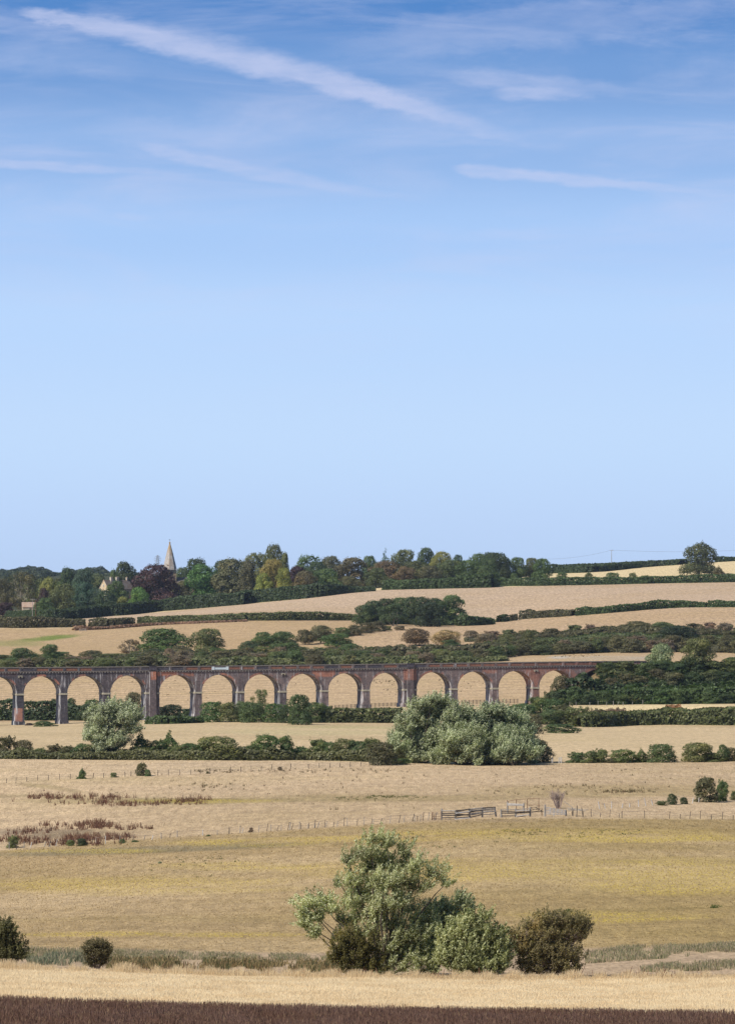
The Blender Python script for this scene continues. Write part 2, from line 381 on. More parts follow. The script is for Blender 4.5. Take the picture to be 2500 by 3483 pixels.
def heap(rng, n, z0, z1, rw, r0, r1, prof, top=1.0, xoff=None):
    """lobes spread through a crown between z0 and z1; prof(t) gives the half width"""
    L = []
    for i in range(n):
        t = (i+.5)/n; t = t+rng.uniform(-.5, .5)/n
        w = prof(t)*rw; a = i*2.39996+rng.uniform(-.4, .4); rr = math.sqrt(rng.rand())*w if i % 3 else w
        r = rng.uniform(r0, r1); rr = max(0, min(rr, w)-r*.55)
        z = z0+(z1-z0)*t
        cx = math.cos(a)*rr+(xoff(t) if xoff else 0); z = min(max(z, z0+r*.4), z1-r*.72)
        L.append((cx, math.sin(a)*rr, z, r*rng.uniform(.9, 1.25), r*rng.uniform(.9, 1.25), r*rng.uniform(.75, .95)))
    return L
PROT = {}
def limbs(rng, lobes, trunk_r, fork, spread=.7, lean=0.0, every=1, z0=0.0):
    m = MB(); top = Vector((lean, 0, fork))
    m.path([(0, 0, z0-.02), (lean*.4, 0, fork*.5), tuple(top)], trunk_r*1.25, trunk_r*.85, 8)
    for i, L in enumerate(lobes):
        if i % every: continue
        c = Vector(L[:3]); s = Vector((lean, 0, fork*rng.uniform(.55, 1.05)))
        mid = s.lerp(c, .5)+Vector((rng.uniform(-.03, .03), rng.uniform(-.03, .03), rng.uniform(.0, .05)))
        r = trunk_r*rng.uniform(.28, .5); m.path([tuple(s), tuple(mid), tuple(c)], r, r*.3, 5)
    return m
def proto(kind, idx):
    key = (kind, idx)
    if key in PROT: return PROT[key]
    rng = np.random.RandomState(sum(map(ord, kind))*31+idx*101)
    dome = lambda t: max(.12, math.sqrt(max(0, 1-((t-.38)/.64)**2)))
    mat = 'leaf'; trunk = None; bark = 'bark'
    if kind == 'oak':       # broad round tree
        L = heap(rng, 34, .12, 1.0, .5, .13, .20, dome); c = crown_mesh('crown', L, 9000, .0145, rng, norm=(.10,)); trunk = limbs(rng, L, .022, .3)
    elif kind == 'tall':
        L = heap(rng, 34, .08, 1.0, .5, .13, .18, lambda t: max(.15, math.sqrt(max(0, 1-((t-.42)/.62)**2)))); c = crown_mesh('crown', L, 9000, .0145, rng, norm=(.06,)); trunk = limbs(rng, L, .02, .35)
    elif kind == 'beech':   # dense dome to the ground
        L = heap(rng, 34, .02, 1.0, .5, .13, .19, lambda t: math.sqrt(max(.02, 1-(t*.98)**2.4))); c = crown_mesh('crown', L, 10000, .0145, rng, norm=(.0,)); trunk = limbs(rng, L, .022, .25, every=4)
    elif kind == 'open':    # thin crown, limbs seen through it
        L = heap(rng, 30, .18, 1.0, .5, .09, .14, dome); c = crown_mesh('crown', L, 6500, .013, rng, gap=.36, norm=(.14,)); trunk = limbs(rng, L, .03, .22); bark = 'palebark'
    elif kind == 'conifer':
        L = []
        for i in range(14):
            t = i/13; w = (1-t)*.40+.05
            for j in range(3 if i < 10 else 1):
                a = i*1.3+j*2.1; L.append((math.cos(a)*w*.6, math.sin(a)*w*.6, .1+t*.86, w*.6+.03, w*.6+.03, .045))
        c = crown_mesh('crown', L, 3600, .018, rng, norm=(.03,)); trunk = limbs(rng, L, .02, .5, every=5)
    elif kind == 'bush':    # dome of leaves down to the ground
        L = heap(rng, 18, .0, 1.0, .5, .19, .27, lambda t: math.sqrt(max(.03, 1-(t*.95)**3.6))); L += [(math.cos(q)*w_, math.sin(q)*w_, z_, .09, .09, .10) for q, w_, z_ in zip(rng.rand(9)*6.28, rng.uniform(.15, .46, 9), rng.uniform(.45, .98, 9))]; c = crown_mesh('shrub', L, 6500, .0175, rng, down=.1, norm=(.0,))
    elif kind == 'scrub':   # thinner, twiggy bush with an uneven top
        L = heap(rng, 20, .0, 1.0, .5, .13, .22, lambda t: math.sqrt(max(.05, 1-(t*.95)**3))); L += [(math.cos(q)*w_, math.sin(q)*w_, z_, .06, .06, .11) for q, w_, z_ in zip(rng.rand(12)*6.28, rng.uniform(.1, .45, 12), rng.uniform(.6, 1.05, 12))]; c = crown_mesh('shrub', L, 6500, .0165, rng, gap=.24, down=.1, asp=1.6, norm=(.0,))
    elif kind == 'spire':   # bush with a pointed top
        L = heap(rng, 16, .0, .7, .5, .15, .22, lambda t: math.sqrt(max(.03, 1-(t*.97)**1.6)))+[(.02, 0, .72, .13, .13, .13), (.0, 0, .86, .07, .07, .13)]
        c = crown_mesh('shrub', L, 4600, .02, rng, down=.1, norm=(.0,))
    elif kind == 'greywil': # wind-swept willow, silver leaves streaming down wind
        L = heap(rng, 44, .05, 1.0, .5, .11, .19, dome, xoff=lambda t: .05*t)
        c = crown_mesh('crown', L, 26000, .0165, rng, wind=(.8, 0, .34), asp=1.5, widf=.40, gap=.20, norm=(.02,)); trunk = limbs(rng, L, .03, .15, every=2); mat = 'willow'
    elif kind == 'dwarf':   # wide low mound
        L = heap(rng, 14, .0, 1.0, .5, .2, .3, lambda t: math.sqrt(max(.1, 1-t**2))); c = crown_mesh('shrub', L, 3600, .024, rng, down=.0, norm=(.0,))
    if trunk is None and kind in ('bush', 'scrub', 'spire'):
        pass
    PROT[key] = (c, trunk.mesh('trunk') if trunk else None, mat, bark)
    return PROT[key]
HAZE = 0.000022
C = dict(dk=(.030, .042, .018), gr=(.042, .060, .022), br=(.056, .052, .026), ol=(.062, .068, .027), bg=(.030, .048, .030), yg=(.105, .112, .030), lime=(.045, .082, .022),
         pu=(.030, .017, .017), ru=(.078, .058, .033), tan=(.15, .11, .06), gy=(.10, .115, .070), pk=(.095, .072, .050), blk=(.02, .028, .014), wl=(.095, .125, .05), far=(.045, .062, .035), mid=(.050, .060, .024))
_rv = random.Random(11); GAIN = 2.05
def plant(kind, px, ytop, wpx, Y, col, name, label=None, cat='tree', group=None, depth=1.0, lift=0.0, mat=None, idx=None, rz=None, mirror=False):
    """a tree or bush standing at bearing px and depth Y, its top at photo row ytop, wpx wide"""
    X, Y, z = gp(px, Y); z += lift
    H = CZ+(HY-ytop)/F*Y-z; Wd = wpx/F*Y
    H = max(H, Wd*.25)
    c, tk, mt, bk = proto(kind, _rv.randrange(7 if kind in ('bush', 'scrub') else 5) if idx is None else idx)
    mt = mat or mt
    if not c.materials: c.materials.append(M[mt])
    col = C[col] if isinstance(col, str) else col
    b_ = _rv.uniform(.92, 1.12)*GAIN; j = lambda: _rv.uniform(.95, 1.06); rgb = (col[0]*j()*b_, col[1]*j()*b_, col[2]*j()*b_, 1)
    rz = (_rv.uniform(0, 6.28) if kind != 'greywil' else _rv.uniform(-.3, .3)) if rz is None else rz
    sc = (Wd, Wd*depth, H)
    if tk is not None:
        e = empty(name, (X, Y, z-.1), rz, label, cat, group); e.scale = sc
        o = link('crown', c, None, e); o.color = rgb
        link('trunk', tk, M[bk], e); return e
    o = link(name, c); o.location = (X, Y, z-.15); o.rotation_euler = (0, 0, rz); o.scale = sc; o.color = rgb
    return tag(o, label, cat, group)

def hedge(name, pts, label, col, dep=2.2, dens=1.0, size=.30, wob=.35, cat='hedge', clip=False, mat='leaf', group=None, mixc=.5):
    """continuous hedge along ground points (X, Y, height)"""
    rng = np.random.RandomState(len(pts)*7+int(abs(pts[0][0])*13) % 9973)
    P = np.array([(x, y) for x, y, h in pts]); Hh = np.array([h for _, _, h in pts])
    seg = np.linalg.norm(np.diff(P, axis=0), axis=1); cum = np.r_[0, np.cumsum(seg)]; Lt = cum[-1]
    area = Lt*(Hh.mean()*2+dep); n = int(area/(size*size)*1.5*dens); n = min(n, 90000)
    u = rng.rand(n)*Lt; x = np.interp(u, cum, P[:, 0]); y = np.interp(u, cum, P[:, 1]); h = np.interp(u, cum, Hh)
    i = np.clip(np.searchsorted(cum, u)-1, 0, len(seg)-1); d = (P[i+1]-P[i])/seg[i][:, None]; nn = np.stack([d[:, 1], -d[:, 0]], 1)
    ln = 1+wob*(fbm(u/5.0+3, u*0+7.7, 4)-.47)*2+wob*.5*(vnoise(u/1.7, u*0+3.1)-.5)
    a = rng.rand(n)*math.pi; ca, sa = np.cos(a), np.sin(a)
    if clip: k = 1/np.maximum(np.abs(ca), np.abs(sa)); ca, sa = ca*k, sa*k
    else: k = 1/np.maximum(np.abs(ca), np.abs(sa))**.55; ca, sa = ca*k, sa*k
    bul = .78+.4*vnoise(u/2.2+11, a*1.5)
    r = .80+.25*rng.rand(n)**.5
    if clip: bul = bul*0+1; r = .97+.04*rng.rand(n); ln = ln*0+1
    off = ca*dep/2*bul*r*(.75+.25*ln); hz = np.minimum(1.0, sa*1.12)*h*ln*(.55+.45*r)*(.90+.16*bul)
    # fill the front from the ground up
    lowf = (rng.rand(n) < .30); hz = np.where(lowf, rng.rand(n)*h*.6, hz); off = np.where(lowf, np.sign(ca)*dep/2*bul*r, off)
    x = x+nn[:, 0]*off; y = y+nn[:, 1]*off; z = zt(x, y)+np.maximum(hz, .02)
    Q = np.stack([x, y, z], 1); N = unit(np.stack([nn[:, 0]*ca, nn[:, 1]*ca, sa*.9+.1], 1)*.8+rng.normal(size=(n, 3))*.5)
    S = size*(.6+.8*rng.rand(n))
    cxy = (x.mean(), y.mean()); zc = float(zt(*cxy)); Q = Q-np.array([cxy[0], cxy[1], zc])
    v, f = leaf_quads(Q, N, S, rng, 1.25)
    me = np_mesh(name, v, f, {'rnd': rng.rand(n), 'clump': np.clip(fbm(u/3.5+40, z/2.0, 3)*1.9-.45, 0, 1)*mixc*1.6})
    o = link(name, me, M[mat]); o.location = (*cxy, zc); col = C[col] if isinstance(col, str) else col; o.color = (*[q*1.9 for q in col], 1)
    return tag(o, label, cat, group)
def hline(reg, pts, step=12, Y=None, ymin=0):
    """(zx, zbase, ztop) in a zoomed region -> dense ground points with height"""
    A = [rc(reg, a, b)+(rc(reg, a, c)[1],) for a, b, c in pts]; out = []
    xs = np.arange(A[0][0], A[-1][0]+.1, step)
    b = np.interp(xs, [a[0] for a in A], [a[1] for a in A]); t = np.interp(xs, [a[0] for a in A], [a[2] for a in A])
    for x, yb, yt in zip(xs, b, t):
        D = hit(x, yb, ymin) if Y is None else Y; X, D, z = gp(x, D); zb = CZ+(HY-yt)/F*D
        out.append((X, D, max(.4, zb-z)))
    # steady the run of depths
    o = np.array(out); k = min(7, len(o))
    if k >= 3:
        pad = np.pad(o[:, 1], k//2, mode='edge'); ys = np.convolve(pad, np.ones(k)/k, 'valid')[:len(o)]
        o[:, 0] = o[:, 0]/o[:, 1]*ys; o[:, 1] = ys
        for j, (x, yt) in enumerate(zip(xs, t)): o[j, 2] = max(.4, CZ+(HY-yt)/F*o[j, 1]-float(zt(o[j, 0], o[j, 1])))
    return [tuple(r) for r in o]

# ------------------------------------------------------------------ ground
def pline(pts): # boundary seen in the photo -> depth as a function of bearing
    xs = np.arange(-300, 2900, 50.0); ys = np.interp(xs, [p[0] for p in pts], [p[1] for p in pts]); return xs, np.array([hit(x, y) for x, y in zip(xs, ys)])
def ground():
    Yr = np.concatenate([np.arange(0, 120, 3.0), np.arange(120, 300, 1.0), np.arange(300, 800, 2.5), np.arange(800, 1200, 5.0), np.arange(1200, 1440, 2.5),
                         np.arange(1440, 3200, 8.0), np.arange(3200, 6500, 60.0), np.geomspace(6500, 50000, 24)])
    u = np.concatenate([np.linspace(-.42, -.115, 50)[:-1], np.linspace(-.115, .115, 560), np.linspace(.115, .42, 50)[1:]])
    Ug, Yg = np.meshgrid(u, Yr); Xg = Ug*(Yg+120)
    X, Y = Xg.ravel(), Yg.ravel(); Z = zt(X, Y)
    px = CX+X/np.maximum(Y, 1)*F; py = HY-(Z-CZ)*F/np.maximum(Y, 1)
    pc = np.clip(px, -290, 2840)
    def beyond(pts, w=4.0):
        xs, ys = pline(pts); yb = np.interp(pc, xs, ys); return np.clip((Y-yb)/w+.5, 0, 1)
    c = np.empty((len(X), 3)); c[:] = (.10, .058, .040)
    def lay(col, k): c[:] = c*(1-k[:, None])+np.array(col)*k[:, None]
    n1 = fbm(X/14, Y/14, 4)*1.9-.45; n2 = fbm(X/60+9, Y/60+3, 4)*1.9-.45; n3 = fbm(X/5, Y/5, 3)*1.9-.45
    n1, n2, n3 = [np.clip(n, 0, 1) for n in (n1, n2, n3)]
    lay((.68, .53, .32), beyond([(0, 3405), (420, 3420), (850, 3432), (1250, 3440), (2500, 3456)], 1))
    lay((.37, .27, .17), beyond([(0, 3300), (850, 3325), (1680, 3336), (2500, 3330)], 2))
    P1 = beyond([(0, 3222), (850, 3238), (1250, 3240), (2500, 3212)], 6)
    lay((.335, .238, .120), P1); lay((.285, .205, .088), P1*np.clip((pc-500)/1500, 0, 1))
    P2 = beyond([(0, 2895), (420, 2857), (850, 2832), (1250, 2806), (1680, 2783), (2500, 2788)], 4)
    lay((.44, .325, .20), P2)
    P3 = beyond([(0, 2664), (210, 2650), (538, 2638), (850, 2622), (1224, 2607), (1400, 2604), (2500, 2592)], 4)
    lay((.46, .345, .22), P3)
    P4 = beyond([(0, 2580), (850, 2585), (1250, 2592), (1680, 2600), (2500, 2590)], 5)
    lay((.455, .345, .20), P4)
    P5 = np.clip((Y-1290)/30, 0, 1); lay((.405, .29, .17), P5)
    P6 = np.clip((Y-1700)/20, 0, 1); lay((.385, .27, .15), P6*(px < 1200)); lay((.405, .285, .17), P6*(px >= 1200))
    P7 = beyond([(0, 2130), (850, 2110), (1216, 2112), (1560, 2128), (1733, 2112), (1963, 2091), (2172, 2076), (2500, 2064)], 6)
    lay((.43, .315, .21), P7)
    P8 = beyond([(0, 2112), (177, 2107), (418, 2094), (850, 2054), (1065, 2033), (1185, 2016), (1315, 2005), (1680, 1997), (2500, 1979)], 8)
    lay((.56, .44, .25), P8)
    lay((.05, .055, .028), np.clip((Y-2760)/30, 0, 1)*np.clip((1500-px)/80, 0, 1)); lay((.05, .055, .03), np.clip((Y-3300)/30, 0, 1)); lay((.055, .06, .03), np.clip((Y-2560)/25, 0, 1)*np.clip((1620-px)/60, 0, 1)*(px > 150))
    # patches with an outline of their own
    def spot(cx, cy, rx, ry, lo=.0, hi=1.0, nz=None, slant=0.0):
        q = ((pc-cx)/rx)**2+((py-cy-(pc-cx)*slant)/ry)**2
        k = np.clip(1.25-q, 0, 1); 
        return k if nz is None else np.clip((k-.5)*1.0+nz*1.3-.25, 0, 1)*np.clip(1.6-q, 0, 1)
    near = (Y > 100) & (Y < 1250)
    for a in ((360, 2722, 420, 13), (130, 2708, 260, 8), (620, 2728, 300, 9), (1000, 2722, 500, 8), (180, 2680, 130, 9, .13)):
        lay((.20, .16, .07), .75*spot(*a[:4], nz=n1, slant=(a[4] if len(a) > 4 else 0))*near)
    lay((.24, .19, .085), .7*spot(1500, 2712, 700, 14, nz=n1)*near); lay((.30, .23, .10), .6*spot(2100, 2690, 500, 22, nz=n2)*near)
    lay((.11, .085, .065), .8*spot(190, 2838, 330, 22, nz=n1)*near)
    lay((.15, .13, .075), .85*spot(520, 2890, 600, 13, nz=n2, slant=-.035)*near); lay((.17, .13, .07), .6*spot(900, 2868, 200, 9, nz=n1)*near)
    lay((.26, .19, .12), .8*spot(1640, 2792, 340, 9, nz=n1)*near)
    lay((.33, .31, .26), .7*spot(2080, 2240, 200, 10, nz=n1)*(Y > 1500)*(Y < 1700)); lay((.40, .38, .34), .8*spot(1900, 2235, 50, 5, nz=n1)*(Y > 1500)*(Y < 1700))
    lay((.12, .17, .03), .9*spot(150, 2172, 130, 9, nz=n1, slant=-.09)*(Y > 1700)*(Y < 2050)); lay((.19, .20, .06), .7*spot(40, 2190, 160, 12, nz=n2)*(Y > 1700)*(Y < 2050))
    lay((.52, .42, .26), .8*spot(100, 2134, 190, 6, nz=n3)*(Y > 1700)*(Y < 2060))
    lay((.36, .33, .16), .55*spot(1100, 2485, 450, 18, nz=n2)*(Y > 800)*(Y < 1250))
    lay((.58, .46, .26), .9*(spot(2300, 2408, 330, 20)*(Y > 1205)*(Y < 1330)))
    lay((.33, .24, .13), .6*np.clip(n2*1.6-.7, 0, 1)*P1*(1-P5)); lay((.50, .37, .22), .5*np.clip(1.0-n2*2, 0, 1)*P1*(1-P5))
    lay((.36, .25, .13), .45*np.clip(n2*1.5-.5, 0, 1)*P5*(1-P8)); lay((.33, .24, .135), .55*np.clip(1-np.abs(py-2000)/14, 0, 1)*P8*(px > 1800)*(Y < 2900))
    # bare slopes of the railway bank
    bank = np.clip((Z-z_base(X, Y)-1.8)/2, 0, 1); lay((.15, .11, .06), bank*(Y > 1200)*(Y < 1450))
    # yellow flowers in the turf of the big pasture
    yel = np.zeros(len(X))
    for a in ((900, 2868, 330, 16), (1900, 2840, 750, 26), (2150, 2850, 500, 20), (1200, 2855, 400, 14), (300, 2895, 300, 10), (2100, 3120, 420, 22), (750, 3180, 400, 10), (1700, 2960, 900, 50), (2300, 3010, 400, 40), (500, 3010, 600, 40), (850, 2950, 400, 20), (350, 3178, 400, 10), (2300, 2960, 500, 60), (700, 2725, 300, 8)):
        yel = np.maximum(yel, np.clip(spot(*a, nz=n1*.6+n3*.5-.05), 0, 1)*(.95 if a[3] < 30 else .75))
    yel *= near*np.clip((Y-270)/20, 0, 1)
    stub = np.clip(P7, 0, 1)+np.clip(P6-P7, 0, 1)*(px >= 1250)
    ii = np.arange(len(Yr)-1)[:, None]*len(u)+np.arange(len(u)-1)[None]; ii = ii.ravel()
    faces = np.stack([ii, ii+1, ii+1+len(u), ii+len(u)], 1)
    me = np_mesh('ground', np.stack([X, Y, Z], 1), faces, None, True)
    ca = me.color_attributes.new('soil', 'FLOAT_COLOR', 'POINT'); ca.data.foreach_set('color', np.c_[np.clip(c, 0, 1), np.ones(len(c))].astype(np.float32).ravel())
    for nm, v in (('yellow', yel), ('stubble', stub)):
        at = me.attributes.new(nm, 'FLOAT', 'POINT'); at.data.foreach_set('value', v.astype(np.float32))
    m, nt = new_mat('dry_turf')
    base = nt.n('ShaderNodeAttribute', attribute_name='soil').outputs['Color']; ye = nt.n('ShaderNodeAttribute', attribute_name='yellow').outputs['Fac']; stb = nt.n('ShaderNodeAttribute', attribute_name='stubble').outputs['Fac']
    geo = nt.n('ShaderNodeNewGeometry').outputs['Position']
    g2 = nt.map(geo, (1, 1, 0))
    a = nt.noise(g2, 1.1, 4, .7); b = nt.noise(g2, .16, 5, .62); d = nt.noise(nt.map(geo, (.35, 1, 0)), .045, 4, .6)
    e = nt.noise(nt.map(geo, (1, .12, 0)), .9, 4, .75)     # tufts stretched in depth, so they read at a grazing view
    e2 = nt.noise(nt.map(geo, (1, .2, 0)), 3.6, 3, .7)
    def mul(c, f): return nt.mix(1.0, c, nt.n('ShaderNodeCombineXYZ', {0: f, 1: f, 2: f}).outputs[0], 'MULTIPLY')
    c = mul(base, nt.sm(a, .28, .72, .78, 1.20)); c = mul(c, nt.sm(b, .3, .7, .88, 1.1)); c = mul(c, nt.sm(e, .28, .72, .80, 1.16)); c = mul(c, nt.sm(e2, .28, .72, .76, 1.2))
    c = nt.mix(nt.sm(d, .45, .75, 0, .28), c, nt.mix(1.0, c, (.80, .84, .62), 'MULTIPLY'))
    yf = nt.m('MULTIPLY', ye, nt.sm(nt.noise(nt.map(geo, (1, .22, 0)), 3.2, 4, .85), .46, .60)); c = nt.mix(nt.m('MULTIPLY', yf, .95), c, (.50, .375, .04))
    # dark scraps: thistles, molehills, dung
    sp = nt.sm(nt.noise(nt.map(geo, (1, .16, 0)), 1.7, 3, .9), .70, .78, 0, .5); c = nt.mix(sp, c, (.11, .10, .05))
    # drilling and mowing lines
    w = nt.n('ShaderNodeTexWave', {'Vector': nt.map(geo, (1, 1, 0), rot=(0, 0, .52)), 'Scale': .045, 'Distortion': 1.6, 'Detail': 3, 'Detail Scale': .5}, bands_direction='Y').outputs['Fac']
    far = nt.sm(nt.n('ShaderNodeSeparateXYZ', {0: geo}).outputs[1], 1280, 1360)
    c = mul(c, nt.m('ADD', 1.0, nt.m('MULTIPLY', nt.m('SUBTRACT', w, .5), nt.m('MULTIPLY', far, .26))))
    st = nt.sm(nt.noise(nt.map(geo, (1, .14, 0)), .55, 4, .85), .3, .7, -.25, .22); c = mul(c, nt.m('ADD', 1.0, nt.m('MULTIPLY', st, stb)))
    h = nt.m('ADD', nt.m('MULTIPLY', a, .5), e2)
    bp = nt.n('ShaderNodeBump', {'Height': h, 'Strength': .5, 'Distance': .12})
    out_bsdf(nt, c, .95, .05, bp.outputs[0])
    return tag(link('ground', me, m), kind='structure')
ground()
# ------------------------------------------------------------------ railway viaduct
def brick_mat(name, ring=0, pale=False):
    m, nt = new_mat(name)
    oc = nt.n('ShaderNodeTexCoord').outputs['Object']; s3 = nt.n('ShaderNodeSeparateXYZ', {0: oc}); s, t, z = s3.outputs
    n1 = nt.noise(oc, .35, 5, .7); n2 = nt.noise(oc, 1.6, 4, .7); n3 = nt.noise(oc, 6.0, 3, .7)
    dark = nt.mix(nt.sm(n2, .3, .7), (.036, .035, .042), (.078, .072, .080))
    purp = nt.mix(nt.sm(n2, .3, .7), (.105, .082, .078), (.18, .142, .132))
    red = nt.mix(nt.sm(n2, .3, .7), (.17, .092, .072), (.27, .142, .105))
    org = nt.mix(nt.sm(n2, .3, .7), (.23, .10, .066), (.34, .16, .105))
    c = nt.mix(nt.sm(s, v_s(150), v_s(900)), dark, purp)
    c = nt.mix(nt.m('MULTIPLY', nt.sm(n1, .40, .60, .0, .55), nt.sm(s, v_s(250), v_s(900))), c, dark)
    rr = nt.m('MULTIPLY', nt.sm(s, v_s(1640), v_s(1860)), nt.sm(n1, .36, .52, 0, .9))
    c = nt.mix(rr, c, red)
    if ring:   # some rings were rebuilt in bright brick
        k = nt.m('MULTIPLY', nt.sm(nt.noise(nt.map(oc, (1, 0, .5)), .23, 2, .5), .47, .56, 0, .8), nt.sm(z, 15.3, 16.2))
        c = nt.mix(k, c, org if ring == 1 else red)
    else:
        def patch(px0, px1, y0, y1, col, amt=.9):
            nonlocal c
            a0, a1 = v_s(px0), v_s(px1); D = V0+(a0+a1)/2*math.sin(VA); z1 = CZ+(HY-y0)/F*D-BZ; z0 = CZ+(HY-y1)/F*D-BZ
            j = nt.m('MULTIPLY', nt.m('SUBTRACT', n3, .5), 1.3)
            k = nt.m('MULTIPLY', nt.m('MULTIPLY', nt.sm(nt.m('ADD', s, j), a0-.15, a0+.15), nt.sm(nt.m('ADD', s, j), a1+.15, a1-.15)),
                     nt.m('MULTIPLY', nt.sm(nt.m('ADD', z, j), z0-.2, z0+.2), nt.sm(z, z1+.1, z1-.1)))
            c = nt.mix(nt.m('MULTIPLY', k, amt), c, col)
        patch(513, 534, 2284, 2312, org, 1); patch(536, 606, 2284, 2299, org); patch(1062, 1140, 2281, 2302, org, .85); patch(1372, 1416, 2276, 2313, org, .6)
        patch(58, 78, 2409, 2454, nt.mix(.5, org, (.38, .20, .15)), .95); patch(600, 660, 2288, 2300, org, .7); patch(1640, 1690, 2277, 2290, red, .9); patch(1790, 1840, 2270, 2330, org, .6)
        patch(1960, 1990, 2275, 2300, purp, .8); patch(0, 60, 2288, 2300, red, .2)
    # courses
    br = nt.n('ShaderNodeTexBrick', {'Vector': nt.n('ShaderNodeCombineXYZ', {0: nt.m('ADD', s, t), 1: z, 2: 0.0}).outputs[0], 'Color1': (1.25, 1.2, 1.2, 1), 'Color2': (.8, .8, .82, 1), 'Mortar': (1.25, 1.25, 1.25, 1), 'Scale': 1.0, 'Mortar Size': .012, 'Brick Width': .46, 'Row Height': .15}).outputs[0]
    c = nt.mix(.8, c, nt.mix(1.0, c, br, 'MULTIPLY'))
    # lime run-off
    ns = nt.noise(nt.map(oc, (1.7, 1.1, .10)), 1.0, 5, .75); nb = nt.noise(nt.map(oc, (1, 1, .6)), .5, 3, .6)
    side = nt.m('ABSOLUTE', nt.n('ShaderNodeSeparateXYZ', {0: nt.n('ShaderNodeNewGeometry').outputs['Normal']}).outputs[0])
    k = nt.m('MULTIPLY', nt.sm(nt.m('ADD', ns, nt.m('MULTIPLY', side, .16)), .57, .70), nt.sm(nb, .38, .54, 0, .9)); c = nt.mix(k, c, (.46, .46, .47))
    fl = nt.sm(n3, .70, .78, 0, .6); c = nt.mix(nt.m('MULTIPLY', fl, nt.sm(nb, .5, .6)), c, (.6, .58, .55))
    rnd = nt.m('ADD', nt.m('MULTIPLY', nt.n('ShaderNodeObjectInfo').outputs['Random'], .34), .84); c = nt.mix(1.0, c, nt.n('ShaderNodeCombineXYZ', {0: rnd, 1: nt.m('POWER', rnd, .8), 2: nt.m('POWER', rnd, .7)}).outputs[0], 'MULTIPLY')
    soot = nt.sm(nt.noise(nt.map(oc, (.25, .25, .12)), 1.0, 4, .6), .50, .68, 0, .5); c = nt.mix(soot, c, (.045, .040, .042))
    if pale: c = nt.mix(.75, c, (.36, .34, .29))
    bp = nt.n('ShaderNodeBump', {'Height': n3, 'Strength': .4, 'Distance': .03})
    out_bsdf(nt, c, .85, .15, bp.outputs[0]); return m
def flatbrick(name, col, v=.3): return plain(name, col, .9, v, 2.2, .1)
BZ = 0.0
M['flatblack_'] = plain('black_iron_pipe', (.02, .02, .022), .6, .1)
